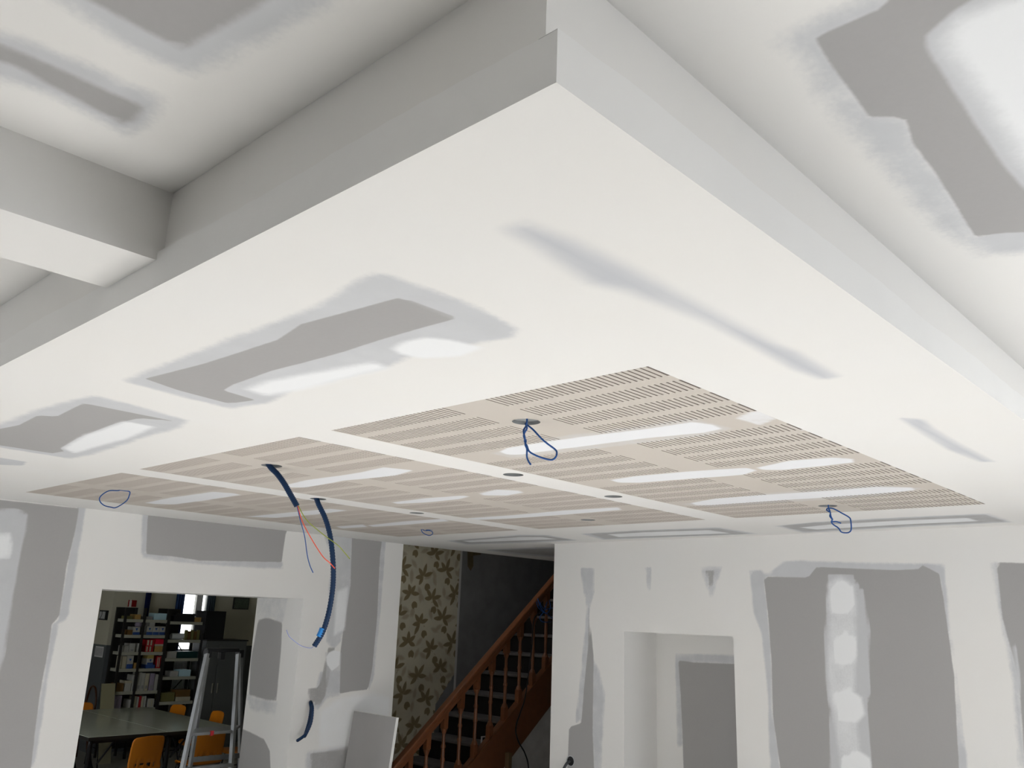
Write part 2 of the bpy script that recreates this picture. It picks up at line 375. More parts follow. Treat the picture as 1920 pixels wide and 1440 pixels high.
# ------------------------------------------------------------------ slotted acoustic boards
joints_px = {
 'm_white': [([(937, 847), (950, 840), (1033, 827), (1120, 815), (1200, 806), (1299, 791), (1335, 796), (1354, 804), (1322, 811), (1200, 823), (1100, 836), (1030, 845), (980, 852), (953, 853)], .018, 1.0),
   ([(1145, 900), (1190, 893), (1290, 884), (1400, 877), (1420, 882), (1395, 890), (1360, 893), (1290, 898), (1200, 905), (1160, 905)], .02, 1.0),
   ([(1418, 877), (1480, 864), (1560, 858), (1600, 860), (1600, 867), (1550, 873), (1470, 881), (1430, 881)], .02, 1.0),
   ([(1296, 943), (1340, 935), (1430, 928), (1560, 920), (1640, 913), (1710, 914), (1715, 919), (1640, 926), (1560, 932), (1450, 939), (1340, 947), (1305, 947)], .02, 1.0),
   ([(530, 911), (575, 900), (650, 890), (680, 885), (720, 876), (775, 882), (740, 892), (680, 898), (645, 901), (575, 914), (540, 914)], .02, 1.0),
   ([(735, 942), (800, 934), (870, 929), (880, 931), (860, 936), (800, 942), (745, 945)], .025, 1.0),
   ([(900, 925), (930, 918), (975, 920), (980, 924), (950, 929), (905, 929)], .03, 1.0),
   ([(870, 972), (960, 966), (1060, 957), (1160, 951), (1165, 956), (1060, 965), (960, 972), (890, 975)], .025, 1.0),
   ([(272, 943), (320, 933), (400, 922), (440, 925), (450, 928), (400, 936), (330, 946), (290, 945)], .03, 1.0),
   ([(460, 969), (540, 961), (620, 954), (650, 957), (600, 964), (520, 971)], .03, 1.0),
   ([(630, 987), (680, 983), (688, 988), (640, 991)], .03, 1.0), ([(690, 985), (760, 977), (830, 973), (842, 977), (760, 984), (700, 988)], .03, 1.0),
   ([(1380, 784), (1402, 774), (1428, 770), (1455, 786), (1425, 797), (1400, 790)], .02, .7),
   ([(1478, 796), (1490, 793), (1512, 806), (1505, 808)], .01, .8)],
 'm_skim': [([(925, 850), (1033, 822), (1299, 786), (1365, 803), (1330, 815), (1100, 842), (960, 858)], .04, .5),
   ([(1280, 946), (1430, 926), (1640, 910), (1725, 916), (1640, 930), (1340, 950)], .05, .5)]}
bx = [XP0, 2.304, 3.0565, 3.809, XP1]; rows0 = [1.651, 2.4035, 3.156, 3.9085]
b_holes = {(0, 0): 1.937, (0, 3): 4.2, (1, 0): 1.947, (1, 3): 4.168}
SW, SP, NS = 0.0058, 0.01893, 30
TH = .0125
for k, (u0, u1) in enumerate(panels):
    mid = (u0+u1)/2
    sl = [u0+.0045+SP*i for i in range(NS)]+[u0+.738+SP*i for i in range(NS)]
    sl = [(a-SW/2, a+SW/2) for a in sl if a+SW/2 < u1-.0005]
    sl[0] = (u0, sl[0][1])
    for j in range(4):
        x0, x1 = bx[j], bx[j+1]
        rws = [(max(x0+.001, rows0[j]+.151*i), min(x1-.001, rows0[j]+.151*i+.101)) for i in range(4)]
        rws = [r for r in rws if r[1]-r[0] > .02]
        hole = [(b_holes[(k, j)], mid, .06, HR)] if (k, j) in b_holes else []
        exs = [v for r in rws for v in r]+[v for h in hole for v in (h[0]-.06, h[0]+.06)]
        eys = [v for s in sl for v in s]+[mid-.06, mid+.06]
        gx = lines(x0, x1, .022, exs); gy = lines(u0, u1, .021, eys)
        mb = MB()
        def slotcell(u, v, rws=rws, sl=sl):
            return any(a < u < b for a, b in rws) and any(a < v < b for a, b in sl)
        for a, b in rws:
            for c, d in sl:
                z0, z1 = ZS, ZS+TH
                mb.quad((a, c, z0), (a, c, z1), (b, c, z1), (b, c, z0), 2); mb.quad((b, d, z0), (b, d, z1), (a, d, z1), (a, d, z0), 2)
                mb.quad((a, d, z0), (a, d, z1), (a, c, z1), (a, c, z0), 2); mb.quad((b, c, z0), (b, c, z1), (b, d, z1), (b, d, z0), 2)
        mb.quad((x0, u0, ZS+TH), (x1, u0, ZS+TH), (x1, u1, ZS+TH), (x0, u1, ZS+TH), 1)
        for h in hole: can(mb, h[0], h[1], ZS, h[3], TH*.9, 3)
        o = surface('acoustic_board', gx, gy, lambda a, b: (a, b, ZS), joints_px, cv_s, AC, drop=slotcell, holes=hole, flip=True,
                    parent=soffit, extra=mb, extra_mats=(M_felt, M_felt, M_can))

# ------------------------------------------------------------------ back wall with the opening
def cv_b(px, py): p = at_y(px, py, YL); return (p[0], p[2])
bw = {'m_paper': [([(-200, 915), (0, 937), (148, 953), (140, 1000), (125, 1060), (118, 1110), (110, 1160), (98, 1165), (90, 1220), (75, 1300), (66, 1370), (58, 1440), (30, 1560), (-200, 1560)], .01, 1.0),
                  ([(277, 967), (300, 940), (560, 970), (536, 997), (528, 1054), (375, 1051), (330, 1044), (274, 1039)], .01, 1.0),
                  ([(660, 1000), (717, 1005), (712, 1047), (707, 1160), (698, 1253), (690, 1293), (660, 1296), (637, 1301), (638, 1227), (642, 1193), (657, 1100)], .01, 1.0),
                  ([(577, 1292), (598, 1288), (616, 1212), (629, 1212), (612, 1300), (602, 1320), (590, 1322), (578, 1312)], .012, .85),
                  ([(582, 1412), (612, 1408), (655, 1398), (700, 1390), (700, 1500), (582, 1500)], .015, .85)],
      'm_skim': [([(148, 940), (162, 945), (140, 1080), (126, 1162), (108, 1168), (118, 1110), (128, 1050)], .02, 1.0),
                 ([(98, 1165), (110, 1168), (90, 1270), (74, 1380), (64, 1440), (52, 1440), (75, 1300)], .02, 1.0),
                 ([(266, 1032), (330, 1043), (400, 1050), (530, 1052), (530, 1066), (450, 1063), (330, 1053), (268, 1046)], .025, 1.0),
                 ([(267, 955), (280, 957), (275, 1039), (265, 1040)], .02, 1.0),
                 ([(712, 1000), (724, 1004), (713, 1150), (701, 1270), (690, 1297), (696, 1250), (706, 1160)], .02, .8),
                 ([(607, 1000), (660, 1000), (662, 1060), (652, 1150), (640, 1202), (625, 1217), (612, 1205), (616, 1100), (622, 1050)], .02, .9),
                 ([(600, 1260), (640, 1256), (640, 1301), (612, 1310), (596, 1330), (586, 1326)], .03, .8),
                 ([(575, 1412), (655, 1396), (655, 1500), (570, 1500)], .05, .8)],
      'm_skim2': [([(-100, 955), (30, 953), (55, 962), (52, 990), (45, 1015), (38, 1050), (25, 1130), (10, 1225), (-10, 1300), (-100, 1300)], .012, .95),
                  ([(610, 1222), (640, 1222), (637, 1300), (612, 1302)], .015, .6)],
      'm_white': [([(-60, 998), (20, 1000), (23, 1020), (20, 1046), (-60, 1052)], .025, .9), ([(632, 1110), (652, 1100), (646, 1180), (626, 1192)], .04, .8),
                  ([(612, 1228), (624, 1219), (638, 1222), (636, 1248), (622, 1258), (612, 1244)], .015, 1.0),
                  ([(600, 1335), (640, 1310), (700, 1302), (730, 1310), (725, 1400), (600, 1400)], .08, .7)]}
xs = np.concatenate([np.linspace(XMIN, .6, 8)[:-1], lines(.6, DX, .026, (OX0, OX1))]); zs = lines(0, ZH, .03, (OZ,))
exw = MB()
exw.quad((XMIN, YB2, 0), (OX0, YB2, 0), (OX0, YB2, ZH), (XMIN, YB2, ZH), 1); exw.quad((OX1, YB2, 0), (DX, YB2, 0), (DX, YB2, ZH), (OX1, YB2, ZH), 1)
exw.quad((OX0, YB2, OZ), (OX1, YB2, OZ), (OX1, YB2, ZH), (OX0, YB2, ZH), 1)
exw.quad((OX0, YL, OZ), (OX1, YL, OZ), (OX1, YB2, OZ), (OX0, YB2, OZ), 0)
exw.quad((OX0, YL, 0), (OX0, YL, OZ), (OX0, YB2, OZ), (OX0, YB2, 0), 0)
exw.quad((DX, YL, 0), (DX, YL, ZH), (DX, YB2, ZH), (DX, YB2, 0), 0)
wb = surface('wall_back', xs, zs, lambda a, b: (a, YL, b), bw, cv_b, PB, drop=lambda u, v: OX0 < u < OX1 and v < OZ, extra=exw, extra_mats=(M_cream,))
tag(wb, 'plasterboarded back wall with grey patches and a wide opening', kind='structure')
def cv_j(px, py): p = at_x(px, py, OX1); return (p[1], p[2])
jb = {'m_paper': [([(484, 1163), (495, 1159), (505, 1159), (529, 1168), (527, 1220), (518, 1314), (500, 1312), (467, 1303), (470, 1240)], .02, 1.0),
                  ([(450, 1365), (465, 1371), (495, 1386), (506, 1408), (508, 1470), (440, 1470)], .015, 1.0)],
      'm_skim': [([(480, 1120), (540, 1121), (530, 1168), (505, 1158), (484, 1164)], .03, .4), ([(462, 1303), (520, 1316), (516, 1340), (470, 1330)], .04, .6)]}
jamb = surface('wall_back_reveal', lines(YL, YB2, .03), lines(0, OZ, .03), lambda a, b: (OX1, a, b), jb, cv_j, PB, flip=True, parent=wb)

# ------------------------------------------------------------------ right wall with the recess
def cv_r(px, py): p = at_x(px, py, XR); return (p[1], p[2])
NY0, NY1, NZ = 2.985, 3.886, CH-.0655
NXB = XR*at_x(1231, 1300, XR)[1]**-1*NY1            # depth of the recess from where its far corner shows
NXB = float(NXB)
rw = {'m_paper': [([(1432, 1081), (1515, 1083), (1531, 1063), (1600, 1066), (1676, 1069), (1722, 1067), (1730, 1060), (1761, 1076), (1770, 1127), (1789, 1268), (1798, 1440), (1806, 1560), (1480, 1560),
                    (1463, 1440), (1449, 1338), (1447, 1245), (1440, 1151)], .008, 1.0),
                  ([(1868, 1054), (1920, 1056), (2100, 1058), (2100, 1560), (1930, 1560), (1915, 1330), (1910, 1270), (1880, 1160)], .01, 1.0),
                  ([(1104, 1137), (1110, 1200), (1113, 1231), (1112, 1300), (1111, 1376), (1114, 1440), (1116, 1500), (1060, 1500), (1064, 1440), (1067, 1363), (1090, 1356), (1095, 1290), (1103, 1210)], .01, 1.0),
                  ([(1321, 1068), (1341, 1067), (1336, 1100), (1331, 1103)], .01, .8)],
      'm_skim': [([(1405, 1070), (1430, 1070), (1440, 1151), (1447, 1245), (1450, 1338), (1463, 1440), (1470, 1500), (1448, 1500), (1442, 1400), (1440, 1300), (1428, 1190), (1414, 1150)], .02, 1.0),
                 ([(1415, 1080), (1445, 1072), (1470, 1052), (1500, 1051), (1600, 1055), (1700, 1056), (1765, 1058), (1764, 1082), (1515, 1086)], .02, 1.0),
                 ([(1758, 1070), (1770, 1058), (1782, 1180), (1800, 1330), (1822, 1500), (1798, 1500), (1788, 1268)], .02, 1.0),
                 ([(1088, 1064), (1114, 1066), (1114, 1112), (1106, 1142), (1104, 1240), (1092, 1350), (1078, 1357), (1090, 1250), (1100, 1140), (1092, 1100)], .015, .85),
                 ([(1110, 1231), (1124, 1260), (1134, 1300), (1128, 1400), (1126, 1500), (1112, 1500), (1110, 1376)], .03, .9),
                 ([(1209, 1062), (1221, 1064), (1220, 1108), (1215, 1108)], .02, .75), ([(1314, 1064), (1354, 1064), (1342, 1098), (1334, 1122), (1324, 1100)], .03, .8),
                 ([(1858, 1054), (1870, 1054), (1915, 1270), (1920, 1440), (1912, 1440), (1900, 1280)], .03, .8)],
      'm_skim2': [([(1552, 1076), (1600, 1078), (1622, 1110), (1632, 1180), (1632, 1300), (1627, 1330), (1634, 1400), (1640, 1500), (1553, 1500), (1555, 1330), (1546, 1285), (1545, 1180)], .009, .92),
                  ([(1892, 1180), (1906, 1215), (1914, 1260), (1914, 1330), (1904, 1290)], .01, .9)],
      'm_white': [([(1556, 1096), (1574, 1084), (1600, 1100), (1603, 1130), (1600, 1300), (1612, 1440), (1580, 1440), (1566, 1340), (1556, 1290)], .06, .55),
                  ([(1556, 1105), (1575, 1086), (1600, 1102), (1603, 1140), (1582, 1153), (1558, 1145)], .02, 1.0),
                  ([(1562, 1200), (1585, 1185), (1606, 1200), (1606, 1238), (1582, 1250), (1564, 1236)], .02, 1.0),
                  ([(1562, 1300), (1590, 1289), (1616, 1308), (1622, 1338), (1606, 1358), (1572, 1354)], .03, 1.0),
                  ([(1578, 1420), (1606, 1408), (1632, 1422), (1636, 1500), (1574, 1500)], .02, 1.0)]}
ys = np.concatenate([np.linspace(YMIN, .9, 8)[:-1], lines(.9, YE, .026, (NY0, NY1))]); zs = lines(0, ZH, .03, (NZ,))
exr = MB(); T2 = XR+.2
exr.quad((XR, YE, 0), (T2, YE, 0), (T2, YE, ZH), (XR, YE, ZH), 0); exr.quad((XR, NY1, 0), (XR, NY1, NZ), (NXB, NY1, NZ), (NXB, NY1, 0), 0)
exr.quad((XR, NY0, 0), (NXB, NY0, 0), (NXB, NY0, NZ), (XR, NY0, NZ), 0); exr.quad((XR, NY0, NZ), (NXB, NY0, NZ), (NXB, NY1, NZ), (XR, NY1, NZ), 0)
exr.quad((T2, YE, 0), (8.4, YE, 0), (8.4, YE, ZH), (T2, YE, ZH), 0)
wr = surface('wall_right', ys, zs, lambda a, b: (XR, a, b), rw, cv_r, PB, drop=lambda u, v: NY0 < u < NY1 and v < NZ, flip=True, extra=exr)
tag(wr, 'plasterboarded right wall with grey patches and a blind door recess', kind='structure')
def cv_n(px, py): p = at_x(px, py, NXB); return (p[1], p[2])
nb = {'m_paper': [([(1272, 1238), (1300, 1242), (1400, 1246), (1400, 1500), (1283, 1500), (1280, 1385), (1276, 1300)], .01, 1.0)],
      'm_skim': [([(1266, 1226), (1400, 1228), (1400, 1250), (1300, 1244), (1278, 1300), (1282, 1400), (1270, 1400), (1268, 1300)], .02, .9)]}
surface('wall_right_recess', lines(NY0, NY1, .03), lines(0, NZ, .03), lambda a, b: (NXB, a, b), nb, cv_n, PB, flip=True, parent=wr)

# ------------------------------------------------------------------ floor, unseen walls with the windows that light the room
mb = MB(); mb.box(XMIN-.2, YMIN-.2, -.1, 8.6, YB2, 0); tag(mb.build('floor', M_floor), 'pale screed floor of the room under work', kind='structure')
WINS = [(1.6, 2.9), (3.3, 4.8)]; WZ0, WZ1 = .75, 2.35
mb = MB(); e = [XMIN-.2]+[v for a in WINS for v in a]+[T2]
for i in range(0, len(e), 2): mb.box(e[i], YMIN-.25, 0, e[i+1], YMIN, ZH+.1)
for a, b in WINS: mb.box(a, YMIN-.25, 0, b, YMIN, WZ0); mb.box(a, YMIN-.25, WZ1, b, YMIN, ZH+.1)
tag(mb.build('wall_front', M_plain), 'white window wall of the room', kind='structure')
LW = (4.4, 5.6)
mb = MB(); mb.box(XMIN-.2, YMIN, 0, XMIN, LW[0], ZH+.1); mb.box(XMIN-.2, LW[1], 0, XMIN, YB2, ZH+.1); mb.box(XMIN-.2, LW[0], 0, XMIN, LW[1], WZ0); mb.box(XMIN-.2, LW[0], WZ1, XMIN, LW[1], ZH+.1)
tag(mb.build('wall_left', M_plain), 'white left wall of the room', kind='structure')
M_frame = mat('white_pvc', (.8, .8, .8, 1), .35)
for i, (a, b) in enumerate(WINS):
    m = (a+b)/2; mb = MB(); y0, y1 = YMIN-.16, YMIN-.10; t = .06
    for x in (a, m-t/2, b-t): mb.box(x, y0, WZ0, x+t, y1, WZ1)
    for z in (WZ0, WZ1-t): mb.box(a, y0, z, b, y1, z+t)
    tag(mb.build('window_%d' % (i+1), M_frame), 'white two-leaf window frame in the window wall', kind='structure')
    pl = bpy.data.lights.new('window_portal', 'AREA'); pl.shape = 'RECTANGLE'; pl.size = b-a; pl.size_y = WZ1-WZ0; pl.cycles.is_portal = True
    po = bpy.data.objects.new('window_portal', pl); link(po); po.location = (m, YMIN-.26, (WZ0+WZ1)/2); po.rotation_euler = (math.radians(90), 0, 0)
mb = MB(); m = (LW[0]+LW[1])/2
for y in (LW[0], m-.03, LW[1]-.06): mb.box(XMIN-.14, y, WZ0, XMIN-.08, y+.06, WZ1)
for z in (WZ0, WZ1-.06): mb.box(XMIN-.14, LW[0], z, XMIN-.08, LW[1], z+.06)
tag(mb.build('window_3', M_frame), 'white two-leaf window frame in the left wall', kind='structure')
pl = bpy.data.lights.new('window_portal', 'AREA'); pl.shape = 'RECTANGLE'; pl.size = WZ1-WZ0; pl.size_y = LW[1]-LW[0]; pl.cycles.is_portal = True
po = bpy.data.objects.new('window_portal', pl); link(po); po.location = (XMIN-.22, m, (WZ0+WZ1)/2); po.rotation_euler = (0, math.radians(-90), 0)
# roof over everything
mb = MB(); mb.box(XMIN-.2, YMIN-.25, ZH+.05, T2, YL+.02, ZH+.15); tag(mb.build('ceiling_slab', M_plain), 'slab above the high ceiling', kind='structure')

# ------------------------------------------------------------------ stair hall
XH = 8.4; ZT = 5.2
def leaf_poly(cx, cz, ang, L, W):
    pts = []
    for t, w_ in ((0, .05), (.25, .75), (.5, 1), (.75, .7), (1, 0), (.75, -.7), (.5, -1), (.25, -.75)):
        a, b = t*L, w_*W/2; pts.append((cx+a*math.cos(ang)-b*math.sin(ang), cz+a*math.sin(ang)+b*math.cos(ang)))
    return pts
xs = lines(DX-.3, 6.62, .011); zs = lines(.55, 3.3, .011)
U_, V_ = np.meshgrid(xs, zs, indexing='ij'); A = U_.ravel(); B = V_.ravel()
leaf = np.full(A.shape, -4.0); shade = np.full(A.shape, -4.0); pale = np.full(A.shape, -4.0)
def stamp(arr, poly, soft):
    P = np.array(poly); x0, z0 = P.min(0)-.03; x1, z1 = P.max(0)+.03
    idx = np.where((A > x0) & (A < x1) & (B > z0) & (B < z1))[0]
    if len(idx): arr[idx] = np.maximum(arr[idx], sdf(poly, A[idx], B[idx])/soft)
lr = random.Random(3)
for ci in range(-1, 7):
    for cj in range(0, 12):
        cx = DX-.1+ci*.31+(.15 if cj % 2 else 0)+lr.uniform(-.02, .02); cz = .55+cj*.25+(ci % 2)*.07+lr.uniform(-.02, .02); rot = lr.choice((0, .35, -.35, .7))
        for a in (90, 150, 35, 200, -20):
            stamp(leaf, leaf_poly(cx, cz, math.radians(a)+rot, lr.uniform(.10, .15), .047), .006)
        for a in (250, 285): stamp(leaf, leaf_poly(cx+.05*math.cos(rot), cz-.075, math.radians(a)+rot, .085, .055), .006)
        for a in range(3):
            t = lr.uniform(0, 6.28); stamp(pale, leaf_poly(cx+.17+lr.uniform(-.05, .05), cz-.03+lr.uniform(-.08, .08), t, .12, .05), .02)
            stamp(shade, leaf_poly(cx+lr.uniform(-.04, .04), cz+lr.uniform(-.05, .05), t, .05, .012), .006)
m = bpy.data.materials.new('leaf_wallpaper'); m.use_nodes = True; nt = m.node_tree; b = nt.nodes['Principled BSDF']; b.inputs['Roughness'].default_value = .7
tc = nt.nodes.new('ShaderNodeTexCoord'); n1 = nt.nodes.new('ShaderNodeTexNoise'); n1.inputs['Scale'].default_value = 9; nt.links.new(tc.outputs['Object'], n1.inputs[0])
prev = None
def lay(prev, attr, c, amt=1.0):
    at = nt.nodes.new('ShaderNodeAttribute'); at.attribute_name = attr
    r = nt.nodes.new('ShaderNodeMapRange'); r.inputs[1].default_value = -.5; r.inputs[2].default_value = .5; r.inputs[4].default_value = amt; nt.links.new(at.outputs['Fac'], r.inputs[0])
    mx = nt.nodes.new('ShaderNodeMix'); mx.data_type = 'RGBA'; nt.links.new(r.outputs[0], mx.inputs[0]); nt.links.new(prev, mx.inputs[6]); mx.inputs[7].default_value = c; return mx.outputs[2]
mx0 = nt.nodes.new('ShaderNodeMix'); mx0.data_type = 'RGBA'; mx0.inputs[6].default_value = (.47, .42, .30, 1); mx0.inputs[7].default_value = (.35, .325, .25, 1); nt.links.new(n1.outputs['Fac'], mx0.inputs[0])
o_ = lay(mx0.outputs[2], 'w_pale', (.26, .22, .15, 1), .75); o_ = lay(o_, 'w_leaf', (.15, .11, .05, 1), .95); o_ = lay(o_, 'w_shade', (.12, .09, .04, 1), .6)
nt.links.new(o_, b.inputs['Base Color']); M_paper = m
nu, nv = len(xs), len(zs)
fs = [(i*nv+j, (i+1)*nv+j, (i+1)*nv+j+1, i*nv+j+1) for i in range(nu-1) for j in range(nv-1) if not (xs[i] > 6.35 and zs[j] < CH-.9+(xs[i]-6.35)*1.2)]
me = bpy.data.meshes.new('wallpaper'); me.from_pydata([(a, YW-.002, c) for a, c in zip(A, B)], [], fs); me.materials.append(M_paper)
for nm, d in (('w_leaf', leaf), ('w_shade', shade), ('w_pale', pale)):
    at = me.attributes.new(nm, 'FLOAT', 'POINT'); at.data.foreach_set('value', d.astype(np.float32))
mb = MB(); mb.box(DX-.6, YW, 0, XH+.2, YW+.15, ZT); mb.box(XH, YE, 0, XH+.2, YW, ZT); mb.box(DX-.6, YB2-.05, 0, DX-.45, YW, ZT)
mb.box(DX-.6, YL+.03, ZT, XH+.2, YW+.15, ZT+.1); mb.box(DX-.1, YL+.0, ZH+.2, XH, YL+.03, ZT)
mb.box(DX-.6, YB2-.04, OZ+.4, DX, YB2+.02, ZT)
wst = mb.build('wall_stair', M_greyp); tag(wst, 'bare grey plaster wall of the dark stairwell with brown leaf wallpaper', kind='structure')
wpo = bpy.data.objects.new('wallpaper', me); link(wpo); wpo.parent = wst; wpo['label'] = 'cream wallpaper with olive brown leaves'
# scrap of wallpaper left on the bare plaster
mb = MB(); c = at_y(881, 1050, YW-.003); mb.add([(c[0]+a, YW-.003, c[2]+z) for a, z in ((-.05, .16), (.24, .16), (.16, .07), (.05, .05), (.06, -.06), (.02, -.12), (-.03, -.07))], [tuple(range(7))[::-1]])
mb.build('wallpaper_scrap', mat('scrap_brown', (.13, .1, .05, 1), .8, noise=.6, nscale=25), wst)
mb = MB(); mb.box(6.6, YW-.004, 1.2, 6.63, YW, 3.4); mb.build('plaster_seam', mat('seam_grey', (.4, .39, .37, 1), .9), wst)

# staircase: closed string, treads, risers, turned balusters, handrail
ST = empty('staircase', (4.85, 6.4, 0)); tag(ST, 'steep orange-brown wooden staircase with turned balusters and worn grey treads', 'staircase')
def string_top(x): return CH-.888+.785*(x-6.47)
def rail_top(x): return CH-1.23+.8217*(x-5.035)
YS = 6.0
RUN, RISE = .255, .255*.785
xs0 = 4.88
mb = MB()
xa, xb = xs0-.02, 8.2
def clampz(z): return max(0.0, z)
mb.add([(xa, YS-.025, 0), (xa, YS-.025, string_top(xa)+.02 if string_top(xa) > 0 else .05), (xb, YS-.025, string_top(xb)), (xb, YS-.025, string_top(xb)-.40), (xa+.52, YS-.025, 0),
        (xa, YS+.025, 0), (xa, YS+.025, string_top(xa)+.02 if string_top(xa) > 0 else .05), (xb, YS+.025, string_top(xb)), (xb, YS+.025, string_top(xb)-.40), (xa+.52, YS+.025, 0)],
       [(0, 4, 3, 2, 1), (5, 6, 7, 8, 9), (0, 1, 6, 5), (1, 2, 7, 6), (2, 3, 8, 7), (3, 4, 9, 8), (4, 0, 5, 9)])
mb.build('string_board', M_wood, ST)
mb = MB(); mb.obox((xa, YS, string_top(xa)+.012), (xb, YS, string_top(xb)+.012), .075, .025); mb.build('string_cap', M_wood, ST)
mb = MB(); mb.add([(xa, YW-.02, 0), (xa, YW-.02, string_top(xa)-.02), (xb, YW-.02, string_top(xb)-.02), (xb, YW-.02, string_top(xb)-.3), (xa, YW, 0), (xa, YW, string_top(xa)-.02), (xb, YW, string_top(xb)-.02), (xb, YW, string_top(xb)-.3)],
                  [(0, 3, 2, 1), (4, 5, 6, 7), (1, 2, 6, 5), (0, 1, 5, 4), (2, 3, 7, 6), (0, 4, 7, 3)]); mb.build('wall_string', M_riser, ST)
k = 0; x = xs0
while x < 8.0:
    ztop = string_top(x)-.03
    if ztop > .12:
        mb = MB(); nn = 10
        for i in range(nn): # worn nosing
            pass
        mb.box(x-.03, YS+.025, ztop-.03, x+RUN+.005, YW-.02, ztop); o = mb.build('tread', M_step, ST, bevel=.008)
        mb = MB(); mb.box(x, YS+.025, max(0, ztop-RISE), x+.02, YW-.02, ztop-.03); mb.build('riser', M_riser, ST)
    x += RUN
bal = None; PB_ = .195
for i in range(-5, 10):
    x = 5.984+PB_*i
    z0 = string_top(x)+.02; z1 = rail_top(x)-.085
    if x < xs0+.05: continue
    h = z1-z0
    mb = MB(); q = .025
    sl = .785
    mb.add([(x-q, YS-q, z0-q*sl), (x+q, YS-q, z0+q*sl), (x+q, YS+q, z0+q*sl), (x-q, YS+q, z0-q*sl), (x-q, YS-q, z0+.11), (x+q, YS-q, z0+.11), (x+q, YS+q, z0+.11), (x-q, YS+q, z0+.11)],
           [(3, 2, 1, 0), (4, 5, 6, 7), (0, 1, 5, 4), (1, 2, 6, 5), (2, 3, 7, 6), (3, 0, 4, 7)])
    mb.lathe((x, YS, z0+.11), [(.033, 0), (.024, .025), (.016, .04), (.017, .19), (.0215, .2), (.0215, .215), (.017, .225), (.0175, h*.5-.1), (.0165, h-.40), (.021, h-.39), (.021, h-.375), (.0155, h-.36), (.0145, h-.28), (.031, h-.235), (.024, h-.23)], 10)
    zt = z1-.12
    mb.add([(x-q, YS-q, zt), (x+q, YS-q, zt), (x+q, YS+q, zt), (x-q, YS+q, zt), (x-q, YS-q, z1-q*.8), (x+q, YS-q, z1+q*.8), (x+q, YS+q, z1+q*.8), (x-q, YS+q, z1-q*.8)],
           [(3, 2, 1, 0), (4, 5, 6, 7), (0, 1, 5, 4), (1, 2, 6, 5), (2, 3, 7, 6), (3, 0, 4, 7)])
    mb.build('baluster', M_wood, ST)
mb = MB(); xa, xb = 4.90, 8.1
mb.obox((xa, YS, rail_top(xa)-.022), (xb, YS, rail_top(xb)-.022), .075, .045); mb.obox((xa, YS, rail_top(xa)-.065), (xb, YS, rail_top(xb)-.065), .05, .06)
mb.build('handrail', M_wood, ST, bevel=.012)
mb = MB(); mb.box(4.84, YS-.045, 0, 4.93, YS+.045, rail_top(4.9)+.06); mb.box(4.83, YS-.055, rail_top(4.9)+.06, 4.94, YS+.055, rail_top(4.9)+.09); mb.build('newel_post', M_wood, ST, bevel=.006)
# plastered wall under the string
mb = MB(); yu = YS+.0
mb.add([(xs0+.53, yu, 0), (8.2, yu, 0), (8.2, yu, string_top(8.2)-.40), (xs0+.53, yu, .0+.01), (xs0+.53, yu+.02, 0), (8.2, yu+.02, 0), (8.2, yu+.02, string_top(8.2)-.40), (xs0+.53, yu+.02, .01)],
       [(0, 1, 2, 3), (7, 6, 5, 4), (3, 2, 6, 7)])
tag(mb.build('wall_under_stairs', mat('patchy_plaster', (.72, .72, .70, 1), .8, nscale=5.0, color2=(.36, .35, .34, 1))), 'patchy white and grey plaster wall under the stairs', kind='structure')
# timber offcut standing by the string, black cable and blue wires on the stairs
p = at_y(953, 1411, YS-.12); mb = MB(); mb.box(p[0]-.022, YS-.15, 0, p[0]+.022, YS-.10, p[2]); tag(mb.build('timber_batten', mat('raw_timber', rgb(120, 96, 66), .8, noise=.4, nscale=20, stretch=(1, 1, .1)), bevel=.003), 'rough timber batten standing against the stair string', 'batten')
cpx = [(1022, 1140), (1003, 1158), (999, 1180), (997, 1215), (990, 1270), (984, 1310), (976, 1335), (967, 1365), (972, 1390), (984, 1412), (991, 1440), (990, 1500), (985, 1600)]
pts = spline([at_y(a, b_, YS-.048 if b_ < 1330 else YS-.06) for a, b_ in cpx], 6)
mb = MB(); mb.tube([p for p in pts if p[2] > .01], .0065, 6); tag(mb.build('black_cable', M_blk, smooth=True), 'thin black cable trailing down over the stair string', 'cable')
mb = MB()
for kk, pp in enumerate(([(1012, 1128), (1016, 1138), (1024, 1142), (1036, 1140), (1048, 1140)], [(1008, 1122), (1014, 1140), (1026, 1152), (1038, 1160), (1050, 1162)], [(1026, 1128), (1020, 1146), (1012, 1158), (1018, 1166), (1034, 1166)], [(1030, 1125), (1032, 1140), (1024, 1150), (1010, 1140), (1006, 1128)])):
    mb.tube(spline([at_y(a, b_, YS-.062-.012*kk) for a, b_ in pp], 5), .004, 6)
tag(mb.build('blue_wire_bundle', M_blue, smooth=True), 'tangle of blue wires tied to the upper stair balusters', 'wire')

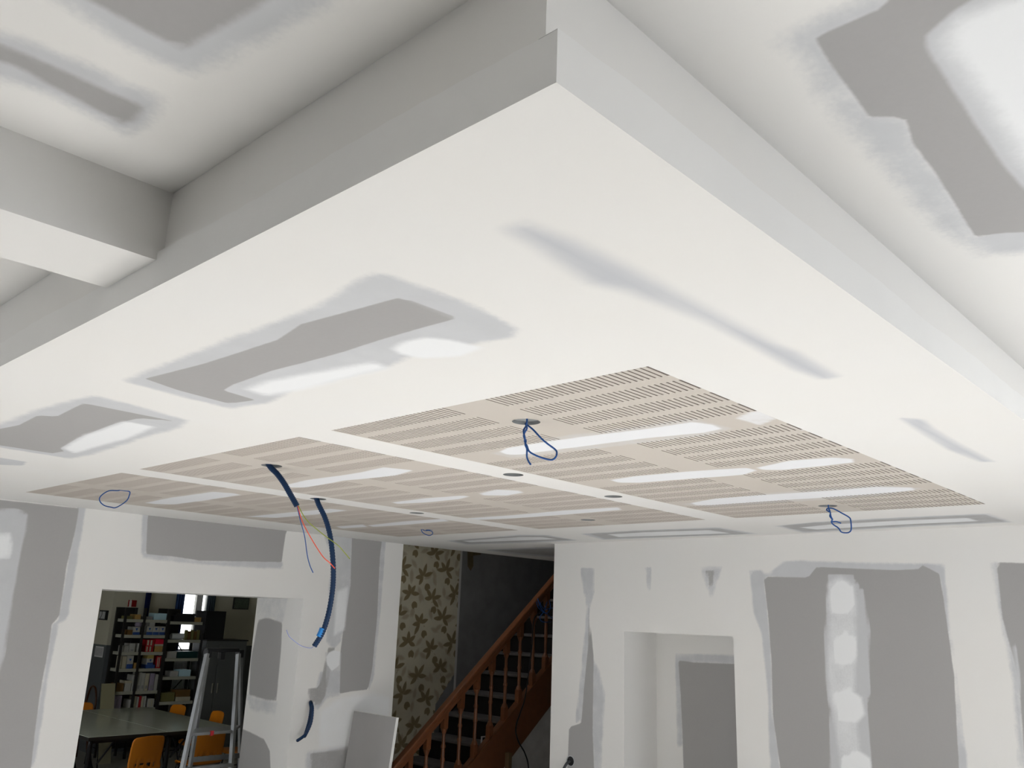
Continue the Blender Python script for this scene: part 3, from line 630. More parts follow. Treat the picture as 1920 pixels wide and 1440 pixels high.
# empty switch frame left on a tread
p = at_y(901, 1403, YS+.10); kx = math.floor((p[0]-xs0)/RUN); zt_ = string_top(xs0+kx*RUN)-.03; xf = max(xs0+kx*RUN+.06, min(p[0], xs0+(kx+1)*RUN-.06))
mb = MB(); a_ = .035; c_ = .024
o4 = [(xf+sx*a_, YS+.10, zt_+.001+a_+sz*a_) for sx, sz in ((-1, -1), (1, -1), (1, 1), (-1, 1))]; i4 = [(xf+sx*c_, YS+.10, zt_+.001+a_+sz*c_) for sx, sz in ((-1, -1), (1, -1), (1, 1), (-1, 1))]
bk_ = lambda L_: [(q[0], q[1]+.01, q[2]) for q in L_]
mb.add(o4+i4+bk_(o4)+bk_(i4), [(k_, (k_+1) % 4, 4+(k_+1) % 4, 4+k_) for k_ in range(4)]+[(8+k_, 12+k_, 12+(k_+1) % 4, 8+(k_+1) % 4) for k_ in range(4)]+[(k_, 8+k_, 8+(k_+1) % 4, (k_+1) % 4) for k_ in range(4)]+[(4+k_, 4+(k_+1) % 4, 12+(k_+1) % 4, 12+k_) for k_ in range(4)])
tag(mb.build('switch_frame', mat('pale_plastic', (.6, .6, .6, 1), .4)), 'small pale square switch frame standing on a stair tread', 'switch frame')

# ------------------------------------------------------------------ things hanging from the lowered ceiling
def facing_plane(anchor):
    """vertical plane through the anchor that faces the way the wire loop hangs"""
    n = np.array([anchor[0], anchor[1], 0.0]); n /= np.linalg.norm(n)
    def f(px, py, off=0.0):
        d = ray(px, py); o = np.array([0, 0, CH]); t = (np.dot(anchor-o, n)+off)/np.dot(d, n); return o+d*t
    return f
GW = 'blue wire loops hanging from the lowered ceiling'
def wire(name, anchor_px, strands, r, label, material, group=None, top=.012, cat='wire'):
    a = at_z(anchor_px[0], anchor_px[1], ZS-CH); f = facing_plane(a); mb = MB()
    for i, st in enumerate(strands):
        pts = [f(px, py, .006*math.sin(i*2+j*1.7)) for j, (px, py) in enumerate(st)]
        if i == 0: pts = [np.array([a[0], a[1], ZS+top])]+pts
        mb.tube(spline(pts, 6), r, 7)
    o = mb.build(name, material, smooth=True); tag(o, label, cat, group); return o
wire('blue_wire_loop', (988, 790), [[(987, 797), (982, 806), (982, 812), (984, 820), (984, 828), (988, 836), (992, 846), (1003, 853), (1018, 859), (1034, 862), (1042, 857), (1044, 848), (1040, 842), (1028, 833), (1016, 823), (1000, 806), (989, 797)],
     [(985, 794), (988, 803), (984, 810), (982, 818), (986, 826), (985, 834), (988, 842), (988, 856), (991, 865), (995, 871)]], .0030, 'blue wire loop hanging from the round hole of the nearest slotted panel', M_blue, GW)
wire('blue_wire_loop', (1553, 949), [[(1554, 955), (1557, 962), (1556, 968), (1560, 974), (1559, 979), (1563, 984), (1572, 990), (1577, 997), (1584, 999), (1592, 998), (1596, 992), (1595, 976), (1592, 970), (1580, 963), (1563, 954), (1553, 953), (1550, 956), (1555, 960)],
     [(1553, 951), (1556, 958), (1558, 968), (1561, 974), (1559, 978), (1568, 978), (1577, 981)]], .0034, 'blue wire loop hanging from the slotted panel close to the right wall', M_blue, GW)
wire('blue_wire_loop', (226, 919), [[(220, 920), (206, 920), (195, 925), (187, 933), (188, 941), (196, 948), (208, 951), (216, 952), (228, 946), (238, 938), (242, 930), (243, 922), (232, 920), (226, 919)]], .0030, 'single round blue wire loop hanging from the slotted panel by the back wall', M_blue, GW, top=0)
wire('blue_wire_loop', (802, 993), [[(806, 994), (797, 995), (790, 992), (793, 999), (804, 1004), (811, 1001), (809, 996), (799, 994), (812, 993)]], .003, 'small crumpled blue wire loop on the slotted panel near the stairs', M_blue, GW, top=0)
def conduit(name, anchor_px, px, r, label, bits, hole=True):
    a = at_z(anchor_px[0], anchor_px[1], ZS-CH); f = facing_plane(a); root = empty(name, tuple(a)); tag(root, label, 'conduit')
    pts = spline([np.array([a[0], a[1], ZS+.028])]+[f(*p) for p in px], 14); mb = MB(); mb.tube(pts, r, 10, ridges=.09); mb.build('corrugated_tube', M_cond, root, smooth=True)
    for nm, st, rr, mt in bits:
        mb = MB(); mb.tube(spline([f(*p) for p in st], 8), rr, 8); mb.build(nm, mt, root, smooth=True)
    return root
conduit('conduit', (498, 875), [(508, 877), (520, 889), (533, 907), (545, 928), (557, 949)], .0125, 'navy corrugated conduit stub with three loose coloured wires',
        [('blue_wire', [(556, 945), (563, 975), (571, 1005), (576, 1040), (581, 1060), (587, 1074)], .002, M_blue),
         ('orange_wire', [(557, 945), (567, 978), (585, 1012), (605, 1043), (618, 1055), (628, 1066)], .0022, M_red),
         ('green_yellow_wire', [(558, 946), (575, 975), (606, 1002), (633, 1022), (646, 1036), (656, 1048)], .002, M_grn)])
conduit('conduit', (590, 936), [(597, 945), (609, 970), (618, 1000), (623, 1035), (625, 1075), (623, 1110), (616, 1150), (605, 1185), (589, 1212)], .0145, 'long curved navy conduit with a light blue tape ring at its end',
        [('tape_ring', [(605, 1178), (602, 1186), (598, 1194)], .0165, M_tape),
         ('lilac_wire', [(590, 1210), (582, 1215), (565, 1211), (552, 1202), (542, 1193), (537, 1181)], .0022, M_lil)])
# conduit pulled out of the back wall
root = empty('conduit', tuple(at_y(583, 1318, YL-.03))); tag(root, 'navy conduit loop poking out of the back wall beside the opening', 'conduit')
f = lambda a, b_, off=.05: at_y(a, b_, YL-off)
mb = MB(); mb.tube(spline([f(583, 1316, -.01), f(582, 1318, .03), f(583, 1330, .06), f(580, 1350, .06), f(575, 1368, .06), f(571, 1380, .05), f(574, 1376, .07), f(583, 1355, .09), f(586, 1330, .08), f(584, 1318, .03)], 10), .0115, 10, ridges=.08); mb.build('corrugated_tube', M_cond, root, smooth=True)
mb = MB(); mb.tube(spline([f(574, 1376, .075), f(566, 1383, .08), f(557, 1389, .09)], 8), .0115, 10, ridges=.08); mb.build('conduit_end', M_cond, root, smooth=True)
# flush box with a black conduit in the right wall
c = at_x(1070, 1427, XR); root = empty('wall_box', (XR, c[1], c[2])); tag(root, 'round black flush box with conduit in the right wall', 'electrical box')
mb = MB(); n = 24
ro = [(XR-.003, c[1]+.040*math.cos(2*math.pi*k/n), c[2]+.040*math.sin(2*math.pi*k/n)) for k in range(n)]; ri = [(XR-.003, c[1]+.033*math.cos(2*math.pi*k/n), c[2]+.033*math.sin(2*math.pi*k/n)) for k in range(n)]
rb = [(XR-.0005, p[1], p[2]) for p in ro]
mb.add(ro+ri+rb, [(k, n+k, n+(k+1) % n, (k+1) % n) for k in range(n)]+[(k, (k+1) % n, 2*n+(k+1) % n, 2*n+k) for k in range(n)]); mb.build('rim', mat('box_grey', (.45, .46, .47, 1), .5), root)
mb = MB(); mb.add([(XR-.001, p[1], p[2]) for p in ri], [tuple(range(n))[::-1]]); mb.build('cavity', M_blk, root)
mb = MB(); mb.tube(spline([(XR-.002, c[1]+.005, c[2]-.005), (XR-.03, c[1]+.012, c[2]-.015), (XR-.05, c[1]+.03, c[2]-.07), (XR-.04, c[1]+.04, c[2]-.16)], 10), .0105, 8, ridges=.08); mb.build('conduit_tail', mat('dark_grey_conduit', (.05, .055, .06, 1), .4), root, smooth=True)

# plasterboard offcut propped against the back wall, its far end touching the wall
pl_ = at_y(664, 1333, YL-.05); pr_ = at_z(743, 1346, pl_[2]-CH)
wd = (pr_-pl_); wd /= np.linalg.norm(wd); nd = np.array([wd[1], -wd[0], 0]); nd = nd if nd[1] < 0 else -nd      # nd points to the room
bk = -nd*.026
ft = nd*.16
fl, fr = pl_+ft, pr_+ft; fl = np.array([fl[0], fl[1], 0]); fr = np.array([fr[0], fr[1], 0])
vs = [fl, fr, pr_, pl_, fl+bk, fr+bk, pr_+bk, pl_+bk]; mb = MB()
mb.add(vs, [(0, 1, 2, 3)], 0); mb.add(vs, [(7, 6, 5, 4), (0, 4, 5, 1), (1, 5, 6, 2), (2, 6, 7, 3), (3, 7, 4, 0)], 1)
print('offcut', pl_, pr_, wd)
tag(mb.build('plasterboard_offcut', [mat('board_grey', (.42, .41, .405, 1), .8, noise=.12, nscale=6), mat('gypsum_core', (.86, .86, .84, 1), .8)]), 'grey plasterboard offcut with a white cut edge leaning by the stairs', 'plasterboard')

# ------------------------------------------------------------------ back room seen through the opening
YV = 13.7; CX = 5.69; YC = 16.2; ZR = 3.0; DZ = 1.53
mb = MB(); mb.box(.4, YB2, -.1, 10.2, YC+.2, -.001); tag(mb.build('floor_back_room', M_floor2), 'grey glossy floor of the back room', kind='structure')
mb = MB(); mb.box(.4, YB2+.02, ZR, 10.2, YC+.2, ZR+.1); tag(mb.build('ceiling_back_room', M_cream), 'cream ceiling of the back room', kind='structure')
wa, wb_ = at_y(342, 1118, YV)[0], at_y(397, 1118, YV)[0]; wz0, wz1 = 1.42, 2.62
mb = MB()
def two(x0, y0, x1, y1):
    mb.box(x0, y0, DZ, x1, y1, ZR); mb.box(x0, y0, 0, x1, y1, DZ, 1)
two(CX, YV, wa, YV+.2); two(wb_, YV, 10.0, YV+.2); mb.box(wa, YV, wz1, wb_, YV+.2, ZR); mb.box(wa, YV, 0, wb_, YV+.2, wz0, 1)
two(CX, YV+.2, CX+.2, YC); two(.4, YC, CX+.2, YC+.2); mb.box(.3, YB2, 0, .5, 8.4, ZR); mb.box(.3, 10.8, 0, .5, YC+.2, ZR); mb.box(.3, 8.4, 0, .5, 10.8, .9); mb.box(.3, 8.4, 2.5, .5, 10.8, ZR); mb.box(10.0, YB2, 0, 10.2, YC+.2, ZR)
mb.box(DX-.5, YB2+.34, 0, 10.0, YB2+.48, ZR) if False else None
tag(mb.build('wall_back_room', [M_cream, M_dado]), 'cream back room walls with a dark grey painted dado', kind='structure')
mb = MB(); mb.box(DX, YW+.15, 0, 10.0, YW+.25, ZR); mb.box(DX-.1, YB2, 0, DX, YW+.25, ZR); tag(mb.build('wall_partition', M_cream), 'cream partition between back room and stairwell', kind='structure')
W4 = empty('window_4', ((wa+wb_)/2, YV+.1, wz0)); tag(W4, 'tall bright window with white frame in the back room', kind='structure')
mb = MB(); t = .05
xm = at_y(372, 1125, YV+.1)[0]
for x in (wa, wb_-t): mb.box(x, YV+.06, wz0, x+t, YV+.12, wz1)
mb.box(xm-.055, YV+.05, wz0, xm+.055, YV+.12, wz1)
for z in (wz0, wz1-t): mb.box(wa, YV+.06, z, wb_, YV+.12, z+t)
mb.build('window_frame', M_frame, W4)
mb = MB(); mb.box(wa+t, YV+.085, wz0+t, wb_-t, YV+.09, wz1-t)
g = bpy.data.materials.new('window_glass'); g.use_nodes = True; gb = g.node_tree.nodes['Principled BSDF']; gb.inputs['Transmission Weight'].default_value = 1; gb.inputs['Roughness'].default_value = 0; gb.inputs['IOR'].default_value = 1.01
mb.build('window_pane', g, W4)
mb = MB(); mb.box(wa-.05, YV-.10, wz0-.05, wb_+.05, YV+.06, wz0); mb.build('window_sill', M_frame, W4)
pl = bpy.data.lights.new('window_portal', 'AREA'); pl.shape = 'RECTANGLE'; pl.size = wb_-wa; pl.size_y = wz1-wz0; pl.cycles.is_portal = True
po = bpy.data.objects.new('window_portal', pl); link(po); po.location = ((wa+wb_)/2, YV+.25, (wz0+wz1)/2); po.rotation_euler = (math.radians(-90), 0, 0)
mb = MB()  # unseen side window, added to brighten the dark back room
for y in (8.4, 9.57, 10.74): mb.box(.36, y, .9, .42, y+.06, 2.5)
for z in (.9, 2.44): mb.box(.36, 8.4, z, .42, 10.8, z+.06)
tag(mb.build('window_5', M_frame), 'wide white frame of an unseen window added in the side wall to light the back room', kind='structure')
pl = bpy.data.lights.new('window_portal', 'AREA'); pl.shape = 'RECTANGLE'; pl.size = 1.6; pl.size_y = 2.4; pl.cycles.is_portal = True
po = bpy.data.objects.new('window_portal', pl); link(po); po.location = (.28, 9.6, 1.7); po.rotation_euler = (0, math.radians(-90), 0)
# radiator under the window
R_ = empty('radiator', ((wa+wb_)/2, YV-.08, .2)); tag(R_, 'pale ribbed radiator under the back room window', 'radiator')
mb = MB(); mb.box(wa-.1, YV-.085, .2, wb_+.1, YV-.02, 1.3); mb.build('panel', mat('radiator_white', (.72, .73, .76, 1), .4), R_)
for i in range(14):
    x = wa-.08+(wb_-wa+.13)*i/13; mb = MB(); mb.box(x-.012, YV-.097, .24, x+.012, YV-.085, 1.26); mb.build('rib', MATS['radiator_white'], R_)
# curtains: pleated cloth
def curtain(px0, px1, y, z0, z1, material, label, pinch=1.0):
    a, c = at_y(px0, 1125, y)[0], at_y(px1, 1125, y)[0]; mb = MB(); n = 24; nz = 8
    for j in range(nz+1):
        t = j/nz; z = z0+(z1-z0)*t; w_ = pinch+(1-pinch)*t
        for i in range(n+1):
            s_ = i/n; x = (a+c)/2+(s_-.5)*(c-a)*w_; mb.v.append((x, y+.018*math.sin(s_*math.pi*7), z))
    for j in range(nz):
        for i in range(n): mb.f.append((j*(n+1)+i, j*(n+1)+i+1, (j+1)*(n+1)+i+1, (j+1)*(n+1)+i)); mb.mi.append(0)
    o = mb.build('curtain', material, smooth=True); sm = o.modifiers.new('thick', 'SOLIDIFY'); sm.thickness = .004; tag(o, label, 'curtain', None); return o
M_cur = mat('blue_curtain', rgb(52, 84, 140), .8, noise=.4, nscale=30, stretch=(8, 1, .3)); M_cur2 = mat('slate_curtain', rgb(78, 92, 104), .8, noise=.3, nscale=30, stretch=(8, 1, .3)); M_cur3 = mat('navy_curtain', rgb(24, 38, 92), .85)
curtain(331, 346, YV-.06, .9, 2.66, M_cur, 'blue curtain drawn to the shelf side of the bright window')
curtain(390, 404, YV-.06, .9, 2.66, M_cur2, 'slate grey curtain on the cabinet side of the bright window')
curtain(272, 283, YV-.05, 1.3, 2.66, M_cur3, 'dark navy curtain tied in behind the shelf unit', .45)
# wall things
def wall_panel(name, px0, py0, px1, py1, y, th, material, label, cat, frame=None):
    p, q = at_y(px0, py0, y), at_y(px1, py1, y); r = empty(name, ((p[0]+q[0])/2, y, q[2])); tag(r, label, cat)
    mb = MB(); mb.box(p[0], y-th, q[2], q[0], y, p[2]); mb.build('board', frame or material, r)
    e_ = .015; mb = MB(); mb.box(p[0]+e_, y-th-.004, q[2]+e_, q[0]-e_, y-th, p[2]-e_); mb.build('face', material, r); return r
wall_panel('picture', 438, 1120, 464, 1143, YV-.003, .03, mat('mosaic_print', rgb(110, 122, 106), .6, nscale=40, color2=rgb(52, 62, 54)), 'framed grey green print on the cream wall', 'picture', mat('dark_frame', (.03, .03, .03, 1), .5))
sg = wall_panel('fire_sign', 241, 1125, 254.5, 1138, YV-.003, .01, mat('sign_red', rgb(150, 26, 24), .4), 'small red fire equipment sign above the shelf unit', 'sign')
p = at_y(244.5, 1132, YV-.02); mb = MB(); mb.box(p[0]-.018, YV-.022, p[2]-.055, p[0]+.018, YV-.018, p[2]+.045); mb.box(p[0]-.009, YV-.022, p[2]+.045, p[0]+.009, YV-.018, p[2]+.065); mb.build('pictogram', mat('sign_white', (.8, .78, .76, 1), .5), sg)
# clock and notice hang on the wall that faces the opening sideways
def side_panel(name, px0, py0, px1, py1, label, cat, th, face, rim):
    p, q = at_x(px0, py0, CX), at_x(px1, py1, CX); y0, y1 = sorted((p[1], q[1])); z0, z1 = sorted((p[2], q[2])); r = empty(name, (CX, (y0+y1)/2, z0)); tag(r, label, cat)
    mb = MB(); mb.box(CX-th, y0, z0, CX-.001, y1, z1); mb.build('case', rim, r)
    mb = MB(); mb.box(CX-th-.004, y0+.02, z0+.02, CX-th, y1-.02, z1-.02); mb.build('face', face, r); return r, y0, y1, z0, z1
r, y0, y1, z0, z1 = side_panel('wall_clock', 192, 1144, 201.5, 1163, 'square wall clock with dark rim on the cream wall end', 'clock', .04, mat('clock_face', (.55, .56, .58, 1), .4), M_blk)
ym, zm = (y0+y1)/2, (z0+z1)/2
mb = MB(); mb.obox((CX-.047, ym, zm), (CX-.047, ym+.01, zm+.07), .008, .004, (1, 0, 0)); mb.obox((CX-.047, ym, zm), (CX-.047, ym+.05, zm-.05), .008, .004, (1, 0, 0)); mb.build('hand', M_blk, r)
side_panel('notice', 180, 1211, 192, 1233, 'white printed notice on the grey dado', 'notice', .003, mat('notice_print', (.72, .72, .74, 1), .7, nscale=60, color2=(.25, .25, .28, 1)), mat('notice_paper', (.7, .7, .72, 1), .7))

# ---- shelving unit and cabinet
YF = 13.0; DEP = .34; SH = empty('shelving_unit', (6.2, YF+DEP/2, 0)); tag(SH, 'black metal shelving unit with grey shelves full of boxes and folders', 'shelving')
M_rack = mat('black_rack', (.018, .017, .017, 1), .5, spec=.4); M_shelf = mat('grey_shelf', (.42, .42, .36, 1), .5, noise=.1, nscale=10)
def X(px, py): return at_y(px, py, YF)[0]
def Z(px, py): return at_y(px, py, YF)[2]
ups = [X(237, 1150), X(273, 1150), X(318.5, 1150), X(381, 1180)]
ztop = Z(238, 1139)
for i, x in enumerate(ups):
    for dy in (0, DEP-.03):
        w_ = .05 if i == 2 else .032
        mb = MB(); mb.box(x-w_/2, YF+dy, 0, x+w_/2, YF+dy+.03, ztop+(.0 if i < 3 else -.35)); mb.build('upright', M_rack, SH)
z_sh = [[Z(238, 1160.5), Z(236, 1190), Z(232, 1222.5), Z(228, 1254), Z(220, 1297), Z(214, 1330)], None, [Z(345, 1165.5), Z(345, 1199.5), Z(345, 1234), Z(335, 1268.5), Z(330, 1315), Z(325, 1350)]]
z_sh[1] = z_sh[0]
for b in range(3):
    for z in z_sh[b]:
        mb = MB(); mb.box(ups[b]+.02, YF+.004, z-.045, ups[b+1]-.02, YF+DEP-.03, z-.002); mb.build('shelf', M_shelf, SH)
mb = MB(); mb.box(ups[0], YF+DEP, .1, ups[1], YF+DEP+.006, ztop); mb.build('back_panel', M_rack, SH)
mb = MB(); mb.box(ups[1], YF+DEP, .1, ups[2], YF+DEP+.006, Z(290, 1166)); mb.build('back_panel', M_rack, SH)
mb = MB(); mb.box(ups[2], YF+DEP, .1, X(352, 1200), YF+DEP+.006, ztop-.0); mb.build('back_panel', M_rack, SH)
mb = MB(); mb.obox((X(350, 1205), YF+DEP, Z(352, 1205)), (X(372, 1235), YF+DEP, Z(372, 1240)), .015, .005, (0, 1, 0)); mb.build('brace', M_rack, SH); mb = MB(); mb.obox((X(342, 1300), YF+DEP, Z(342, 1298)), (X(362, 1275), YF+DEP, Z(362, 1276)), .015, .005, (0, 1, 0)); mb.build('brace', M_rack, SH)
PAL = {'white': (.46, .46, .44, 1), 'cream': (.50, .47, .37, 1), 'red': rgb(176, 30, 40), 'crimson': rgb(214, 24, 60), 'tan': rgb(180, 146, 88), 'brown': rgb(112, 82, 44), 'blue': rgb(52, 84, 150),
       'black': (.015, .015, .017, 1), 'green': rgb(14, 56, 56), 'yellow': rgb(178, 160, 96), 'lilac': rgb(160, 150, 172), 'cyan': rgb(190, 226, 240), 'olive': rgb(120, 116, 70), 'grey': (.3, .3, .32, 1)}
def pm(c): return mat('item_'+c, PAL[c], .6, noise=.12, nscale=30)
def item(name, b, lv, px0, py0, px1, py1, colr, label, cat, dep=.2, accent=None, base=None, group=None, y=.03):
    """a box on shelf lv of bay b; widths and height come from the photograph, it stands on the shelf"""
    z0 = z_sh[b][lv]-.002 if base is None else base
    x0, x1 = X(px0, (py0+py1)/2), X(px1, (py0+py1)/2); h = (py1-py0)/FPX*YF*1.06; r = empty(name, ((x0+x1)/2, YF+y+dep/2, z0)); tag(r, label, cat, group)
    mb = MB(); mb.box(x0, YF+y, z0, x1, YF+y+dep, z0+h); mb.build('carton', pm(colr), r, bevel=.003)
    if accent == 'print':
        mb = MB(); mb.box(x0+.002, YF+y-.002, z0+.001, x1-.002, YF+y, z0+h*.35); mb.build('blue_band', pm('blue'), r)
        mb = MB(); c = (x0+x1)/2; q = min(h*.22, (x1-x0)*.2); zc = z0+h*.66; mb.add([(c-q, YF+y-.002, zc+q), (c, YF+y-.002, zc-q), (c+q, YF+y-.002, zc+q)], [(0, 1, 2)]); mb.build('emblem', pm('blue'), r)
    elif accent == 'lid':
        mb = MB(); mb.box(x0-.004, YF+y-.004, z0+h*.75, x1+.004, YF+y+dep+.004, z0+h); mb.build('lid', pm('cream'), r)
    elif accent == 'label':
        mb = MB(); c = (x0+x1)/2; mb.box(c-(x1-x0)*.25, YF+y-.002, z0+h*.12, c+(x1-x0)*.25, YF+y, z0+h*.3); mb.build('spine_label', pm('grey'), r)
    elif accent == 'stripe':
        mb = MB(); mb.box(x0+(x1-x0)*.1, YF+y-.002, z0+h*.1, x0+(x1-x0)*.3, YF+y, z0+h*.9); mb.box(x0+(x1-x0)*.5, YF+y-.002, z0+h*.1, x0+(x1-x0)*.7, YF+y, z0+h*.9); mb.build('stripe', pm('cream'), r)
    return z0+h
I = item
I('paper_stack', 0, 0, 240, 1155, 250, 1160, 'olive', 'low olive paper stack on the top shelf left bay', 'papers')
I('carton', 0, 0, 256, 1152, 266, 1160, 'tan', 'small tan carton on the top shelf left bay', 'box')
I('tray', 0, 1, 240, 1182, 250, 1190, 'brown', 'low red-brown tray on the second shelf', 'tray')
t_ = I('tissue_box', 0, 1, 251, 1177, 264, 1190, 'white', 'white and blue carton topped by a lilac bag', 'box', accent='print')
# crumpled lilac bag on it
p = at_y(258.5, 1177, YF+.12); mb = MB(); mb.lathe((p[0], YF+.12, t_), [(.045, 0), (.055, .03), (.05, .06), (.03, .085), (.012, .095), (.02, .11)], 9); tag(mb.build('plastic_bag', pm('lilac'), smooth=True), 'crumpled lilac bag on a white and blue carton', 'bag')
I('carton', 0, 2, 234, 1212, 243, 1222, 'white', 'short white carton at the outer end of the third shelf', 'box')
I('carton', 0, 2, 244.5, 1208, 255, 1222, 'white', 'taller white carton in the middle of the third shelf', 'box', accent='label')
I('carton', 0, 2, 259, 1209, 266.5, 1223, 'white', 'narrow white carton beside the rack upright on the third shelf', 'box')
I('carton', 0, 3, 230, 1234, 238, 1254, 'cream', 'tall cream carton on the fourth shelf outer end', 'box')
I('tissue_box', 0, 3, 239, 1234, 251, 1255, 'white', 'white and blue tissue carton on the fourth shelf left bay', 'box', accent='print')
I('carton', 0, 3, 252.5, 1247, 261, 1256, 'tan', 'low tan carton beside the tissue carton', 'box')
I('paper_stack', 0, 4, 219, 1284, 233, 1297, 'brown', 'loose brown paper stack on the fifth shelf', 'papers')
I('carton', 0, 4, 236, 1281, 247, 1298, 'white', 'white carton with lid on the fifth shelf', 'box', accent='lid')
I('binder', 0, 4, 248.5, 1273, 256, 1299, 'white', 'tall white binder against the rack upright', 'binder', accent='label')
I('carton', 0, 5, 220, 1308, 229, 1329, 'lilac', 'pale carton on the lowest visible shelf', 'box')
I('binder', 0, 5, 243, 1315, 250, 1329, 'white', 'short white binder on the lowest visible shelf', 'binder')
I('book_pile', 1, 0, 276, 1157, 288, 1162, 'grey', 'flat grey pile beside the bright box', 'books')
I('clear_box', 1, 0, 291, 1152, 314, 1163, 'cyan', 'bright pale blue plastic box on the top shelf', 'box')
for i in range(3): tz = I('tissue_box', 1, 1, 276+i*12.2, 1177.5, 287.6+i*12.2, 1192, 'white', 'white and blue tissue carton in the row under the bright box', 'box', accent='print', group='tissue cartons in a row')
I('carton', 1, 1, 282, 1171, 292, 1177.5, 'white', 'small white carton lying on the row of tissue cartons', 'box', base=tz)
rz_ = I('red_carton', 1, 2, 274, 1214, 289, 1224, 'red', 'red striped carton under another red one', 'box', accent='stripe')
I('red_carton', 1, 2, 276, 1203, 291, 1213.5, 'red', 'red striped carton stacked on top', 'box', accent='stripe', base=rz_)
tz = I('carton', 1, 2, 292, 1212, 307, 1225, 'tan', 'tan carton with cream lid under a crimson carton', 'box', accent='lid')
I('red_carton', 1, 2, 293, 1203, 308, 1211.5, 'crimson', 'bright crimson carton on a tan carton', 'box', base=tz)
bz = I('carton', 1, 3, 275, 1254, 291, 1260, 'blue', 'flat blue carton on the fourth shelf', 'box')
tz = I('tissue_box', 1, 3, 276.5, 1244, 288, 1254, 'white', 'white and blue tissue carton between a blue and a yellow carton', 'box', accent='print', base=bz)
I('carton', 1, 3, 279, 1232, 289.5, 1243.5, 'yellow', 'yellow carton on top of a tissue carton', 'box', base=tz)
I('carton', 1, 3, 294.5, 1240, 302, 1260, 'red', 'red and cream upright carton by the thick upright', 'box', accent='stripe')
for i, c in enumerate(('white', 'white', 'cream')): I('binder', 1, 4, 258+i*7.2, 1273+i, 264.6+i*7.2, 1303, c, 'white binder in the row on the fifth shelf' if c == 'white' else 'cream binder in the row on the fifth shelf', 'binder', accent='label', group='binders on the fifth shelf')
I('binder', 1, 4, 280.5, 1277, 289, 1305, 'lilac', 'wide lilac binder on the fifth shelf', 'binder', accent='label', group='binders on the fifth shelf')
I('binder', 1, 4, 290, 1280, 295.5, 1306, 'white', 'slim white binder past the lilac one', 'binder', group='binders on the fifth shelf')
for i, c in enumerate(('cream', 'white', 'red', 'cream', 'white')): I('book', 1, 5, 252.5+i*4.6, 1311+(i % 2), 256.3+i*4.6, 1330, c, {'cream': 'cream', 'white': 'white', 'red': 'red'}[c]+' upright book on the lowest visible shelf', 'book', group='books on the lowest visible shelf')
I('carton', 1, 5, 278, 1317, 290, 1331, 'white', 'white carton with red stripes beside the upright books', 'box', accent='stripe')
tz = I('machine_case', 2, 0, 328, 1155.5, 366, 1166, 'black', 'black flat machine case on the top shelf right bay', 'case', dep=.24)
I('umbrella_roll', 2, 0, 334, 1152, 370, 1155.5, 'black', 'thin black rolled thing lying on the machine case', 'roll', base=tz, dep=.05)
I('carton', 2, 0, 367.5, 1158, 379, 1166, 'tan', 'cardboard box beside the black machine case', 'box')
p, q = at_y(320.5, 1194, YF+.1), at_y(347, 1194, YF+.1); zz = z_sh[2][1]-.002; mb = MB(); mb.tube([(p[0], YF+.1, zz+.047), (q[0], YF+.1, zz+.047)], .046, 18); tag(mb.build('paper_roll', mat('roll_white', (.66, .70, .72, 1), .5), smooth=False), 'thick white paper roll lying on the second shelf', 'paper roll')
for i in range(5): I('bottle', 2, 1, 349+i*5.6, 1183+(i % 2)*2.2, 353.6+i*5.6, 1200, 'brown' if i % 2 else 'olive', 'brown bottle in the row beside the paper roll' if i % 2 else 'olive bottle in the row beside the paper roll', 'bottle', dep=.045, group='bottles beside the paper roll')
tz = I('folder', 2, 2, 334, 1223, 372, 1234, 'green', 'dark green folder pile on the third shelf', 'folder', dep=.26)
I('paper_stack', 2, 2, 314.5, 1221, 333, 1232, 'white', 'white paper stack beside the dark green folders', 'papers', dep=.26)
I('carton', 2, 3, 322, 1260, 336, 1269, 'white', 'white flat carton on the fourth shelf right bay', 'box')
I('tray', 2, 3, 338, 1259, 359, 1270, 'cyan', 'pale blue tray on the fourth shelf right bay', 'tray')
I('book_pile', 2, 4, 303, 1299, 329, 1314, 'olive', 'olive book pile on the fifth shelf right bay', 'books')
I('book_pile', 2, 4, 331, 1310, 358, 1317, 'cream', 'cream paper pile at the bottom of the right bay pile', 'papers')
I('book_pile', 2, 4, 331, 1298, 358, 1309.5, 'brown', 'brown book pile on the cream papers', 'books', base=z_sh[2][4]-.002+7/FPX*YF*1.06)
# metal cabinet
cx0, cx1 = X(384, 1230), X(463, 1205); cz = Z(425, 1202); CB = empty('metal_cabinet', ((cx0+cx1)/2, YF+.2, 0)); tag(CB, 'tall dark grey two-door metal cabinet', 'cabinet')
M_cab = mat('cabinet_grey', (.15, .16, .165, 1), .42, .3, noise=.1, nscale=5, spec=.5)
mb = MB(); mb.box(cx0, YF, 0, cx1, YF+.42, cz); mb.build('body', M_cab, CB, bevel=.004)
xm = X(411, 1205)
for a, c in ((cx0+.012, xm-.004), (xm+.004, cx1-.012)):
    mb = MB(); mb.box(a, YF-.018, .08, c, YF, cz-.05); d = mb.build('door', M_cab, CB, bevel=.004)
    hx = c-.05 if a < xm-.1 else a+.03
    mb = MB(); mb.box(hx, YF-.03, .85, hx+.02, YF-.018, 1.0); mb.build('handle', mat('chrome', (.6, .6, .6, 1), .25, 1.0), d)
mb = MB(); mb.box(cx0-.01, YF-.025, cz, cx1+.01, YF+.43, cz+.02); mb.build('top_plate', mat('cabinet_dark', (.03, .03, .03, 1), .5), CB)
bx0, bx1, bz1 = X(385, 1180), X(422, 1180), Z(405, 1146); B_ = empty('black_crate', ((bx0+bx1)/2, YF+.2, cz+.02)); tag(B_, 'large black box standing on the metal cabinet', 'box')
